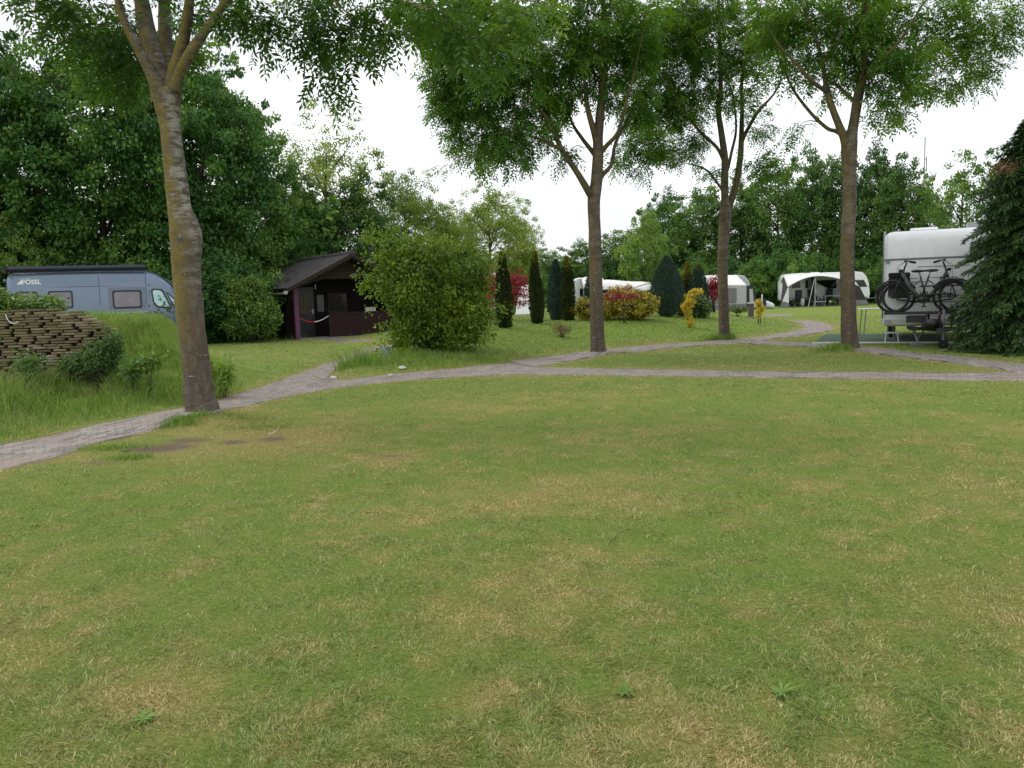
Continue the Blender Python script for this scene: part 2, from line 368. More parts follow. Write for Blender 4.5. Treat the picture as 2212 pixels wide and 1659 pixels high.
def pavermat():
    m, t, b, o = newmat('pavers'); c = t.nodes.new('ShaderNodeTexCoord')
    br = N(t, 'ShaderNodeTexBrick', i_Scale=1.0, i_Mortar_Size=.008, i_Mortar_Smooth=.3, i_Brick_Width=.21, i_Row_Height=.105)
    # slightly wobbly courses
    nn = N(t, 'ShaderNodeTexNoise', i_Scale=1.6, i_Detail=3); t.links.new(c.outputs['UV'], nn.inputs['Vector'])
    vm = t.nodes.new('ShaderNodeVectorMath'); vm.operation = 'MULTIPLY_ADD'; vm.inputs[1].default_value = (.12, .12, 0)
    t.links.new(nn.outputs['Color'], vm.inputs[0]); t.links.new(c.outputs['UV'], vm.inputs[2]); t.links.new(vm.outputs[0], br.inputs['Vector'])
    br.inputs['Color1'].default_value = (.11, .10, .093, 1); br.inputs['Color2'].default_value = (.29, .262, .235, 1); br.inputs['Mortar'].default_value = (.035, .035, .02, 1)
    p = geopos(t)
    col = mixc(t, ramp(t, noise(t, p, 5, 7, .75), [(.45, (0, 0, 0)), (.7, (.8, .8, .8))]), br.outputs['Color'], (.40, .36, .34))
    col = mixc(t, ramp(t, noise(t, p, 1.3, 5, .7), [(.42, (0, 0, 0)), (.62, (.85, .85, .85))]), col, (.25, .195, .155))
    stm = t.nodes.new('ShaderNodeMapping'); stm.inputs['Scale'].default_value = (1.3, 11, 1); t.links.new(c.outputs['UV'], stm.inputs[0])
    col = mixc(t, ramp(t, noise(t, stm.outputs[0], 1.0, 5, .6), [(.36, (.85, .85, .85)), (.46, (0, 0, 0))]), col, (.055, .05, .04))
    col = mixc(t, ramp(t, noise(t, p, 22, 4, .7), [(.6, (0, 0, 0)), (.72, (.8, .8, .8))]), col, (.50, .47, .44))
    t.links.new(col, b.inputs['Base Color']); b.inputs['Roughness'].default_value = .85
    iv = t.nodes.new('ShaderNodeMath'); iv.operation = 'SUBTRACT'; iv.inputs[0].default_value = 1; t.links.new(br.outputs['Fac'], iv.inputs[1])
    bump(t, b, iv.outputs[0], .9, .015); return m
M['paver'] = pavermat()
M['white'] = simple('white_shell', (.82, .83, .84), .35, var=.03, vs=3, coat=.2, dirt=.12)
M['white2'] = simple('off_white_fabric', (.68, .67, .64), .7, var=.05, vs=3, dirt=.08)
M['silver'] = simple('silver_shell', (.42, .44, .47), .3, .2, var=.04)
M['trim'] = simple('grey_trim', (.22, .23, .24), .4, .3)
M['black'] = simple('black_plastic', (.012, .012, .014), .45, var=.3)
M['rubber'] = simple('tyre_rubber', (.015, .015, .016), .8, var=.2)
M['glass'] = simple('tinted_window', (.012, .015, .02), .06, var=.3, vs=1)
M['glass_pale'] = simple('window_with_pale_screen', (.42, .62, .66), .12, var=.15, vs=2, coat=.6)
M['glass_mauve'] = simple('tinted_window_with_blind', (.14, .12, .15), .12, var=.25, vs=2, coat=.6)
M['van'] = simple('van_paint', (.135, .18, .255), .28, .35, var=.05, vs=2, coat=.5, dirt=.15)
M['van_dark'] = simple('van_dark_band', (.10, .125, .17), .3, .3, var=.05, coat=.5)
M['navy'] = simple('awning_case', (.012, .014, .035), .4, var=.2)
M['grey_fab'] = simple('grey_fabric', (.16, .16, .165), .8, var=.1)
M['dark_fab'] = simple('dark_fabric', (.028, .028, .032), .85, var=.2)
M['mid_fab'] = simple('light_grey_fabric', (.40, .40, .41), .8, var=.08)
M['alu'] = simple('aluminium', (.45, .45, .46), .35, .6)
M['galv'] = simple('galvanised_steel', (.25, .26, .27), .5, .5)
M['redlens'] = simple('red_lens', (.55, .01, .02), .25, var=.1)
M['orange'] = simple('orange_lens', (.7, .12, .02), .25, var=.1)
M['red'+'p'] = simple('red_plastic', (.60, .01, .03), .4, var=.1)
M['whitep'] = simple('white_plastic', (.78, .78, .78), .4, var=.05)
M['purple'] = simple('purple_paint', (.115, .04, .085), .7, var=.25, vs=5, b_=.3)
M['timber'] = simple('concrete_stone', (.25, .22, .2), .9, var=.3, b_=.5)
M['mat_green'] = simple('green_ground_mat', (.025, .06, .035), .9, var=.2, vs=20)
M['skin_bag'] = simple('black_bag', (.01, .008, .009), .85, var=.3)
M['bike'] = simple('dark_bike_paint', (.03, .035, .033), .3, .3, var=.2, coat=.4)
M['tarp'] = simple('white_cover', (.62, .64, .68), .6, var=.08, b_=.4)
def woodmat(name, a, b2, plank=.14, axis='Z', wear=0):
    m, t, b, o = newmat(name)
    wv = N(t, 'ShaderNodeTexWave', wave_type='BANDS', bands_direction=axis, i_Scale=1 / plank / 3.1416 * .5 * 3.1416 / 1.0, i_Distortion=0, i_Detail=0)
    wv.wave_profile = 'SAW'
    t.links.new(objc(t), wv.inputs['Vector'])
    s = (1, 1, 12) if axis == 'Z' else (12, 12, 1)
    f = noise(t, objc(t, s), 3, 7, .7)
    c = ramp(t, f, [(.3, a), (.7, b2)])
    c = mixc(t, ramp(t, wv.outputs['Fac'], [(.0, (1, 1, 1)), (.07, (0, 0, 0))]), c, (.004, .003, .003))
    if wear:
        c = mixc(t, ramp(t, noise(t, objc(t, (3, 3, 14)), 2.5, 8, .75), [(.58, (0, 0, 0)), (.66, (wear,) * 3)]), c, (.28, .22, .2))
    t.links.new(c, b.inputs['Base Color']); b.inputs['Roughness'].default_value = .8; b.inputs['Specular IOR Level'].default_value = .15
    bump(t, b, wv.outputs['Fac'], .5, .01); return m
M['wood'] = woodmat('dark_boards', (.005, .0035, .003), (.012, .008, .007))
M['wood_red'] = woodmat('reddish_boards', (.018, .009, .009), (.042, .020, .018), .14, 'Z', .6)
M['wood_trim'] = woodmat('weathered_boards', (.022, .015, .013), (.05, .034, .028), .3, 'Z')
def tilemat():
    m, t, b, o = newmat('roof_tiles'); v = objc(t)
    c = ramp(t, noise(t, v, 2.5, 8, .7), [(.3, (.020, .017, .019)), (.55, (.045, .037, .038)), (.75, (.085, .072, .066))])
    c = mixc(t, ramp(t, noise(t, v, 9, 6, .7), [(.6, (0, 0, 0)), (.72, (.7, .7, .7))]), c, (.10, .09, .05))
    t.links.new(c, b.inputs['Base Color']); b.inputs['Roughness'].default_value = .8; bump(t, b, noise(t, v, 40, 4), .4, .01); return m
M['tile'] = tilemat()
def slabmat():
    m, t, b, o = newmat('stacked_pavers'); r = N(t, 'ShaderNodeAttribute', attribute_name='rnd'); v = objc(t)
    c = ramp(t, r.outputs['Fac'], [(0, (.10, .07, .045)), (.5, (.21, .155, .095)), (1, (.34, .27, .19))])
    c = mixc(t, ramp(t, noise(t, v, 2.2, 6, .7), [(.42, (0, 0, 0)), (.62, (.8, .8, .8))]), c, (.155, .145, .045))
    c = mixc(t, ramp(t, noise(t, v, 16, 6, .7), [(.5, (0, 0, 0)), (.7, (.7, .7, .7))]), c, (.09, .07, .05))
    t.links.new(c, b.inputs['Base Color']); b.inputs['Roughness'].default_value = .9; bump(t, b, noise(t, v, 60, 5), .5, .01); return m
M['slab'] = slabmat()
M['soil'] = simple('dark_soil', (.03, .022, .015), .95, var=.4, b_=.6)

# ------------------------------------------------------------------ paths (edges traced, then laid on the ground)
PATHS = {
 'main': ([(-60, 975), (0, 960), (113, 941), (212, 916), (290, 902), (393, 881), (472, 863), (560, 837), (620, 816), (680, 797), (712, 817), (740, 821), (840, 809), (975, 796), (1100, 784), (1170, 793), (1300, 796), (1500, 799), (1700, 803), (1900, 804), (2050, 806), (2150, 804), (2260, 806)],
          [(-60, 1032), (0, 1015), (103, 992), (202, 959), (300, 938), (396, 906), (475, 889), (560, 870), (610, 859), (680, 845), (740, 836), (790, 830), (860, 823), (980, 815), (1100, 809), (1220, 810), (1330, 811), (1500, 813), (1700, 816), (1900, 819), (2050, 821), (2150, 822), (2260, 824)]),
 'cabin': ([(655, 802), (690, 791), (720, 781), (748, 770), (780, 757), (810, 748), (832, 744)], [(700, 822), (716, 806), (738, 792), (760, 780), (795, 764), (830, 752), (850, 747)]),
 'inner': ([(1095, 781), (1160, 773), (1230, 765), (1350, 750), (1460, 741), (1530, 737), (1580, 735), (1612, 731)], [(1150, 793), (1210, 783), (1262, 775), (1350, 762), (1450, 751), (1530, 745), (1585, 742), (1630, 741)]),
 'curl': ([(1590, 737), (1620, 731), (1646, 727), (1700, 718), (1729, 712), (1738, 706), (1733, 700), (1722, 696), (1700, 692)], [(1600, 743), (1637, 741), (1668, 732), (1733, 725), (1788, 716), (1803, 709), (1793, 702), (1782, 698), (1750, 693)]),
 'right': ([(1605, 738), (1660, 737), (1740, 741), (1850, 750), (1950, 760), (2050, 769), (2130, 778), (2212, 789), (2260, 794)], [(1625, 744), (1670, 744), (1740, 749), (1850, 759), (1950, 771), (2050, 783), (2130, 794), (2200, 805), (2260, 812)]),
 'far': ([(1652, 679), (1680, 678), (1712, 679)], [(1655, 683), (1680, 683), (1712, 682)]),
 'door': ([(652, 724), (680, 722), (703, 723), (732, 731), (760, 734), (800, 735)], [(660, 730), (674, 732), (700, 735), (732, 738), (760, 739), (800, 739)]),
}
PW = {}
def resample(P, n):
    P = np.array(P, float); s = np.concatenate([[0], np.cumsum(np.hypot(*(P[1:] - P[:-1]).T))]); u = np.linspace(0, s[-1], n)
    return np.stack([np.interp(u, s, P[:, 0]), np.interp(u, s, P[:, 1])], 1), u
names = {'main': 'path', 'cabin': 'path', 'inner': 'path', 'curl': 'path', 'right': 'path', 'far': 'path', 'door': 'path'}
ZO = {'main': .002, 'cabin': .006, 'inner': .010, 'curl': .014, 'right': .018, 'far': .006, 'door': .008}
for k, (U, L) in PATHS.items():
    U = [tuple(gp(*p)[:2]) for p in U]; L = [tuple(gp(*p)[:2]) for p in L]
    PW[k] = U + L[::-1]
    n = len(U); ne = 60 if len(U) > 6 else 16
    # pairs are matched index by index, then refined
    t0 = np.arange(n); tt = np.linspace(0, n - 1, ne * 3)
    Ua = np.array(U); La = np.array(L)
    Uf = np.stack([np.interp(tt, t0, Ua[:, i]) for i in (0, 1)], 1); Lf = np.stack([np.interp(tt, t0, La[:, i]) for i in (0, 1)], 1)
    mid = (Uf + Lf) / 2; s = np.concatenate([[0], np.cumsum(np.hypot(*(mid[1:] - mid[:-1]).T))])
    K = 15; V = []; UV = []
    for j in range(K):
        a = (0, .02)[j] if j < 2 else (.98, 1)[j - K + 2] if j > K - 3 else .02 + .96 * (j - 1) / (K - 3); e = 0.12 * (fbm(s, s * 0 + j * .3, 2.5, 5) - .5) if j in (0, K - 1) else 0
        P = Uf * (1 - a) + Lf * a; wd = np.hypot(*(Uf - Lf).T)
        P = P + ((Uf - Lf) / wd[:, None]) * np.reshape(e, (-1, 1)) * 2 if j in (0, K - 1) else P
        z = hgt(P[:, 0], P[:, 1]) + (ZO[k] if 0 < j < K - 1 else -.014); V.append(np.column_stack([P, z])); UV.append(np.column_stack([s, a * wd]))
    V = np.array(V); UV = np.array(UV); m = V.shape[1]
    ii, jj = np.meshgrid(np.arange(K - 1), np.arange(m - 1), indexing='ij'); q = (ii * m + jj).ravel()
    quads = np.stack([q, q + m, q + m + 1, q + 1], 1)
    o = link(names[k], np_mesh('path', V.reshape(-1, 3), quads, mat=M['paver'], uv=UV.reshape(-1, 2))); tagp(o, kind='structure')
    # make the normals point up
    if o.data.polygons[0].normal.z < 0: o.data.flip_normals()
def in_path(x, y, grow=0.0):
    r = np.zeros(np.shape(x), bool)
    for k, poly in PW.items():
        i = inpoly(x, y, poly)
        if grow: i = i & (segdist(x, y, poly, True) > grow)
        r |= i
    return r
def path_dist(x, y):
    d = np.full(np.shape(x), 9.)
    for k, poly in PW.items(): d = np.minimum(d, segdist(x, y, poly, True))
    return d
# dryness, bare soil and lushness of the meadow
BLOBS = [(g0(520, 960), 1.1, .75), (g0(860, 990), .35, .8), (g0(1200, 1060), .55, .6), (g0(640, 950), .5, .9), (g0(1150, 1250), .5, .45), (g0(2090, 1290), .4, .7),
         (g0(1400, 1060), .6, .3), (g0(980, 880), 1.0, .3), (g0(1010, 1340), .3, .4), (g0(1060, 1500), .12, .9), (g0(350, 1500), .35, .4), (g0(1530, 1600), .2, .5), (g0(1450, 1560), .25, .4)]
SOILS = [g0(345, 968) + (.30, .20, 2.0), g0(410, 952) + (.22, .12, 1.6), g0(505, 955) + (.14, .10, 1.6), g0(590, 948) + (.16, .10, 1.5), g0(212, 1000) + (.12, .06, 1.2), g0(830, 985) + (.2, .05, .9)]
def meadow(x, y):
    x = np.asarray(x, float); y = np.asarray(y, float)
    n = fbm(x, y, .55, 1, 5); n2 = fbm(x, y, 2.3, 4, 4); n3 = fbm(x, y, 9, 8, 3)
    n4 = fbm(x, y, 5.0, 13, 4); d = sst(.40, .74, n * .22 + n2 * .24 + n3 * .28 + n4 * .26) * .95
    r = np.hypot(x, y); d = d * (1 - .35 * sst(9, 14, r)) + .06
    for (a, b), rr, s in BLOBS:
        d = d + s * np.exp(-((x - a) ** 2 + (y - b) ** 2) / (rr * rr)) * (.5 + n2)
    pd = path_dist(x, y); lush = (inpoly(x, y, MOUND)).astype(float)
    d = d * (1 - .75 * lush * sst(.2, 1.2, pd)) + .8 * np.exp(-pd / .22) * (.4 + n2 * .9)
    for (a, b) in TB:
        q = np.hypot(x - a, y - b); d = d + .45 * np.exp(-(q / .8) ** 2) * (.4 + n2)
    left = sst(-4.2, -5.2, x) * sst(9, 10.5, y) * sst(20, 16, y); d = d * (1 - .6 * left); lush = np.maximum(lush, left)
    soil = 0 * x
    for (qx, qy, ax, ay, am) in SOILS: soil = soil + am * np.exp(-(((x - qx) / ax) ** 2 + ((y - qy) / ay) ** 2) ** 1.5)
    soil = soil + .8 * np.exp(-(pd / .07) ** 2) * (n3 > .45)
    soil = np.clip(soil * (.35 + n3 * 1.1), 0, 1)
    return np.clip(d, 0, 1), soil, np.clip(lush, 0, 1)
# ------------------------------------------------------------------ ground sheet (rings round the camera)
rr = 0.4 * 1.016 ** np.arange(0, 520); rr = rr[rr < 1600]; 
an = np.concatenate([np.linspace(-180, -46, 40, endpoint=False), np.linspace(-46, 46, 300, endpoint=False), np.linspace(46, 180, 40, endpoint=False)])
A, Rr = np.meshgrid(np.radians(an), rr, indexing='ij'); X = (Rr * np.sin(A)).ravel(); Y = (Rr * np.cos(A)).ravel()
Z = hgt(X, Y); Z = np.where(in_path(X, Y, .05), Z - .012, Z)
d_, s_, l_ = meadow(X, Y)
na, nr = len(an), len(rr); ia, ir = np.meshgrid(np.arange(na), np.arange(nr - 1), indexing='ij'); a2 = (ia + 1) % na
quads = np.stack([(ia * nr + ir).ravel(), (ia * nr + ir + 1).ravel(), (a2 * nr + ir + 1).ravel(), (a2 * nr + ir).ravel()], 1)
V = np.column_stack([X, Y, Z]); V = np.vstack([V, [0, 0, hz(0, 0)]]); c0 = len(V) - 1
tris = np.array([(c0, a * nr, ((a + 1) % na) * nr) for a in range(na)])
g = link('ground', np_mesh('ground', V, quads[:, ::-1], tris[:, ::-1], M['ground'], {'dry': np.append(d_, .3), 'soil': np.append(s_, 0), 'lush': np.append(l_, 0)}, True))
if g.data.polygons[1000].normal.z < 0: g.data.flip_normals()
tagp(g, kind='structure')

# ------------------------------------------------------------------ grass blades
def blades(name, x, y, ln, wd, mat, label, cat, lean=.6, dry=None, droop=.3, two=True, group=None):
    n = len(x); z = hgt(x, y) - .004; a = vnoise(x, y, 9.0, 5) * 14 + rng.normal(size=n) * .9; b = rng.random(n) * 2 * np.pi
    le = lean * (.35 + .9 * rng.random(n))
    dx = np.cos(a) * np.sin(le); dy = np.sin(a) * np.sin(le); dz = np.cos(le)
    sx = np.cos(b) * wd * .5; sy = np.sin(b) * wd * .5
    P = np.column_stack([x, y, z]); D = np.column_stack([dx, dy, dz]); S = np.column_stack([sx, sy, sx * 0])
    L = ln[:, None]
    mid = P + D * L * .55; tip = P + D * L + np.column_stack([np.cos(a) * droop, np.sin(a) * droop, -np.ones(n) * droop * .8]) * L * .6
    V = np.stack([P - S, P + S, mid + S * .8, mid - S * .8, tip], 1).reshape(-1, 3)
    i = np.arange(n) * 5
    q = np.stack([i, i + 1, i + 2, i + 3], 1); t = np.stack([i + 3, i + 2, i + 4], 1)
    if dry is None: dry = meadow(x, y)[0]
    dd = np.clip(dry + (rng.random(n) - .5) * .7, 0, 1); dd = np.where(rng.random(n) < .055, 1, dd); rn = rng.random(n)
    me = np_mesh(name, V, q, t, mat, {'dry': np.concatenate([dd, dd]), 'rnd': np.concatenate([rn, rn])})
    o = link(name, me); tagp(o, label, cat, group, 'stuff'); return o
def edge_ok(x, y):
    return ~in_path(x, y, .0) | (in_path(x, y, 0) & (path_dist(x, y) < .22 * (fbm(x, y, 3.0, 9) - .38).clip(0, 1) * 2))
def scatter(n, rmin, rmax, amin=-36, amax=36, p=2):
    u = rng.random(n); r = rmin * (rmax / rmin) ** u     # equal numbers per ln(r): density falls as 1/r^2
    a = np.radians(amin + (amax - amin) * rng.random(n)); return r * np.sin(a), r * np.cos(a), r
x, y, r = scatter(860000, 1.9, 42)
x2, y2, r2 = scatter(260000, 11, 42); x = np.append(x, x2); y = np.append(y, y2); r = np.append(r, r2)
ok = edge_ok(x, y); soil = meadow(x, y)[1]; ok &= rng.random(len(x)) > soil * 1.3
tr_ = np.zeros(len(x), bool)
x, y, r = x[ok], y[ok], r[ok]; lush = inpoly(x, y, MOUND)
ln = (.013 + .019 * rng.random(len(x)) ** 1.5) * (.55 + .95 * vnoise(x, y, 7.0, 21)) * np.where(lush, 1.5, .92) * (1 + .3 * sst(8, 20, r)); wd = .0022 + .0018 * rng.random(len(x)) + np.maximum(0, r - 3) * .00055
blades('lawn_grass', x, y, ln, wd, M['blade'], 'short mown lawn grass with dry yellow patches', 'grass', 1.15)
# tall grass: the berm on the left, tufts at trunk feet and along the paths
xs = []; ys = []; ls = []; ws_ = []
def patch(n, cx, cy, sx_, sy_, l0, l1, wd_=.005, cond=None):
    a = cx + sx_ * rng.normal(size=n); b = cy + sy_ * rng.normal(size=n); k = ~in_path(a, b, .02)
    if cond is not None: k &= cond(a, b)
    a, b = a[k], b[k]; xs.append(a); ys.append(b); ls.append(l0 + (l1 - l0) * rng.random(len(a)) ** 1.3); ws_.append(np.full(len(a), wd_))
def strip(n, x0, x1, y0, y1, l0, l1, wd_, cond=None):
    a = x0 + (x1 - x0) * rng.random(n); b = y0 + (y1 - y0) * rng.random(n); k = ~in_path(a, b, .02)
    if cond is not None: k &= cond(a, b)
    a, b = a[k], b[k]; f_ = np.clip(segdist(a, b, PW['main'], True) / 1.1, .12, 1) * (1 - .55 * sst(-6.9, -6.2, a)); cl = fbm(a, b, 1.7, 6); ls_ = (l0 + (l1 - l0) * rng.random(len(a))) * f_ * (.25 + 1.4 * cl ** 1.3 + .3 * vnoise(a, b, 5, 2))
    xs.append(a); ys.append(b); ls.append(ls_); ws_.append(np.full(len(a), wd_))
def below_path(a, b):                                   # only behind the far edge of the left path
    U = np.array([tuple(g0(*p)) for p in PATHS['main'][0][:9]]); o_ = np.argsort(U[:, 0]); return b > np.interp(a, U[o_, 0], U[o_, 1]) + .03
fx = lambda a, b: below_path(a, b) & (a < -3.75 - (b - 10.5) * .3)
strip(24000, -10.5, -4.0, 8.0, 12.1, .28, .75, .007, fx)
strip(14000, -6.25, -4.3, 10.8, 13.6, .12, .28, .006, fx); strip(1200, -6.25, -4.5, 11.8, 13.4, .3, .5, .006, fx)
strip(5000, -9.5, -5.8, 12.4, 14.5, .06, .2, .006)
patch(1500, -4.35, 11.8, .35, .5, .2, .5, .006, fx)
t1 = TB[0]
patch(1500, *g0(375, 925), .16, .12, .05, .16, .005); patch(500, *g0(420, 915), .1, .06, .05, .12, .005); patch(600, *g0(250, 968), .25, .08, .04, .09, .005); patch(300, *g0(280, 990), .12, .06, .05, .1, .005); patch(500, *g0(520, 912), .25, .12, .03, .07, .005); patch(700, *g0(560, 925), .3, .12, .02, .06, .005)
for i in (1, 2, 3):
    a_, b_ = TB[i]; nn = (900, 3000, 2800)[i - 1]; patch(nn, a_ + .05, b_ - .08, .40, .22, .05, (.13, .30, .26)[i - 1], .007)
patch(1400, *gp(860, 785)[:2], .9, .4, .08, .25, .009); patch(400, *gp(775, 790)[:2], .35, .3, .3, .75, .009); patch(2500, *gp(900, 770)[:2], 1.2, .3, .06, .25, .009)
patch(600, *gp(690, 718)[:2], .8, .15, .1, .35, .012); patch(1500, *gp(520, 735)[:2], 1.6, .4, .1, .4, .014)
x = np.concatenate(xs); y = np.concatenate(ys); ln = np.concatenate(ls); wd = np.concatenate(ws_)
dr = np.clip(fbm(x, y, 1.4, 11) * 1.5 - .72, 0, 1)
blades('tall_grass', x, y, ln, wd, M['tall'], 'long unmown green grass on the bank and round the trunks', 'grass', .5, dr, .4)

# ------------------------------------------------------------------ leaves
def nrm(a): return a / np.maximum(np.linalg.norm(a, axis=1, keepdims=True), 1e-9)
def leafcards(P, D, Nn, ln, wd, fold=.18, base=.0):
    """kite leaves: P base, D direction, Nn rough normal"""
    D = nrm(D); S = nrm(np.cross(D, Nn)); U = np.cross(S, D); ln = np.reshape(ln, (-1, 1)); wd = np.reshape(wd, (-1, 1))
    m = P + D * ln * .48
    V = np.stack([P, m + S * wd * .5 + U * fold * wd, P + D * ln - U * fold * .4 * ln, m - S * wd * .5 + U * fold * wd], 1).reshape(-1, 3)
    i = np.arange(len(P)) * 4
    # two triangles share the midrib so the blade is folded
    T = np.stack([np.stack([i, i + 1, i + 2], 1), np.stack([i, i + 2, i + 3], 1)], 1).reshape(-1, 3)
    return V, T
def crown_mesh(name, P, D, Nn, ln, wd, mat, rnd, fold=.18):
    V, T = leafcards(P, D, Nn, ln, wd, fold); return np_mesh(name, V, None, T, mat, {'rnd': np.repeat(rnd, 2)})
def clump_leaves(cen, crad, per, size, squash=.6, upb=.5, tone=.35, wr=.72):
    """leaves round clump centres, held roughly flat and facing out of each clump"""
    n = len(cen) * per; ci = np.repeat(np.arange(len(cen)), per)
    o = nrm(rng.normal(size=(n, 3))); rad = crad[ci][:, None] * (rng.random((n, 1)) ** .45)
    P = cen[ci] + o * rad * np.array([1, 1, squash])
    Nn = nrm(o * .7 + np.array([0, 0, upb]) + rng.normal(size=(n, 3)) * .45)
    D = nrm(o + rng.normal(size=(n, 3)) * .7 + np.array([0, 0, -.45]))
    sz = size * (.65 + .7 * rng.random(n)); ct = rng.random(len(cen)); rnd = np.clip(rng.random(n) * (1 - tone) + ct[ci] * tone, 0, 1)
    return P, D, Nn, sz, sz * wr, rnd
def sphere_pts(n, shell=.5):
    o = nrm(rng.normal(size=(n, 3))); r = shell + (1 - shell) * rng.random((n, 1)) ** .6; return o, o * r
def lumpy(o, k=.25, s=2.2, off=0):
    return 1 + k * (vnoise(o[:, 0] * 1.7 + 5, o[:, 2] * 1.7 + o[:, 1] * 1.3 + 7, s, off) * 2 - 1)
def make_tree_mesh(name, H, W, base, mat, nclump, per, size, crad, squash=.6, power=1.0, seed=1, shell=.45, tops=0):
    global rng
    rng = np.random.default_rng(seed)
    o, p = sphere_pts(nclump, shell); p = p * lumpy(o, .28, 2.0, seed)[:, None]
    zc = base + (H - base) * .5; hh = (H - base) * .5
    zz = p[:, 2]; taper = np.where(zz > 0, (1 - .35 * zz.clip(0, 1) ** 2), 1 - .25 * (-zz).clip(0, 1)) ** power
    cen = np.column_stack([p[:, 0] * W / 2 * taper, p[:, 1] * W / 2 * taper, zc + zz * hh])
    if tops:                                        # leading shoots that break the outline
        t = nrm(rng.normal(size=(tops, 3)) * np.array([1, 1, .6]) + np.array([0, 0, .8])) * (1.04 + .14 * rng.random((tops, 1)))
        cen = np.vstack([cen, np.column_stack([t[:, 0] * W / 2, t[:, 1] * W / 2, zc + t[:, 2] * hh])])
    cr = crad * (.6 + .8 * rng.random(len(cen))); 
    if tops: cr[-tops:] *= .6
    P, D, Nn, l, w_, rn = clump_leaves(cen, cr, per, size, squash, tone=.62)
    me = crown_mesh(name, P, D, Nn, l, w_, mat, rn)
    # trunk with limbs
    mb = MB(); rb = H * .016
    mb.tube([(0, 0, -.2), (0.05, 0, H * .15), (.1, .05, H * .35), (0, .1, H * .6), (.05, 0, H * .82)], [rb * 1.3, rb, rb * .85, rb * .5, rb * .15], 8)
    rd = random.Random(seed)
    for i in range(14):
        z0 = H * (.14 + .6 * i / 14); a = rd.random() * 6.28; L = W * .42 * (1 - .3 * i / 14)
        q = [(0, 0, z0), (math.cos(a) * L * .4, math.sin(a) * L * .4, z0 + L * .35), (math.cos(a) * L, math.sin(a) * L, z0 + L * .85)]
        mb.tube(q, [rb * .45, rb * .28, rb * .08], 5)
    tm = bpy.data.meshes.new('trunk'); tm.from_pydata(mb.v, [], mb.f); tm.materials.append(M['bark_bg'])
    for p_ in tm.polygons: p_.use_smooth = True
    return me, tm, H, W
TV = {
 'mapleA': make_tree_mesh('crown', 12.5, 8.5, .4, M['maple'], 560, 85, .17, .62, .55, seed=11, shell=.55, tops=30),
 'mapleB': make_tree_mesh('crown', 12.5, 8.5, .4, M['maple'], 520, 85, .17, .66, .5, seed=12, shell=.55, tops=26),
 'airy': make_tree_mesh('crown', 10, 6, 2.0, M['airy'], 230, 70, .11, .50, .6, seed=13, shell=.3, tops=34),
 'soft': make_tree_mesh('crown', 9, 6.5, .3, M['airy'], 420, 80, .12, .55, .6, seed=14, shell=.5, tops=30),
 'rowA': make_tree_mesh('crown', 12, 7.5, .8, M['hedge'], 380, 70, .20, .62, .6, seed=15, shell=.5, tops=26),
 'rowB': make_tree_mesh('crown', 12, 7.0, 1.6, M['hedge'], 330, 70, .20, .66, .55, seed=16, shell=.45, tops=30),
 'thin': make_tree_mesh('crown', 11, 6.0, 3.0, M['hedge'], 120, 60, .19, .60, .5, seed=17, shell=.35, tops=16),
 'light': make_tree_mesh('crown', 7, 6.0, .2, M['light'], 300, 70, .16, .5, .6, seed=18, shell=.6, tops=16),
 'under': make_tree_mesh('crown', 3.2, 4.2, .0, M['maple'], 170, 70, .14, .42, .6, seed=19, shell=.5, tops=10),
}
rng = np.random.default_rng(99)
def bg_tree(px, Y, topy, wpx, var, label, cat='tree', group=None, name='tree', rz=None):
    cm, tm, H, W = TV[var]; p = place(px, Y); top = at(px, topy, Y).z
    sz = (top - p.z) / (H * 1.02); sx = wpx * Y / F / (W * 1.05)
    t = thing(name, label, cat, p, random.random() * 6.28 if rz is None else rz, group)
    c = link('crown', cm, t); k = link('trunk', tm, t)
    for o in (c, k): o.scale = (sx, sx, sz)
    return t
G1 = 'tall dark maples behind the camper van'; G2 = 'trees behind the wooden cabin'; G3 = 'row of trees behind the caravans'
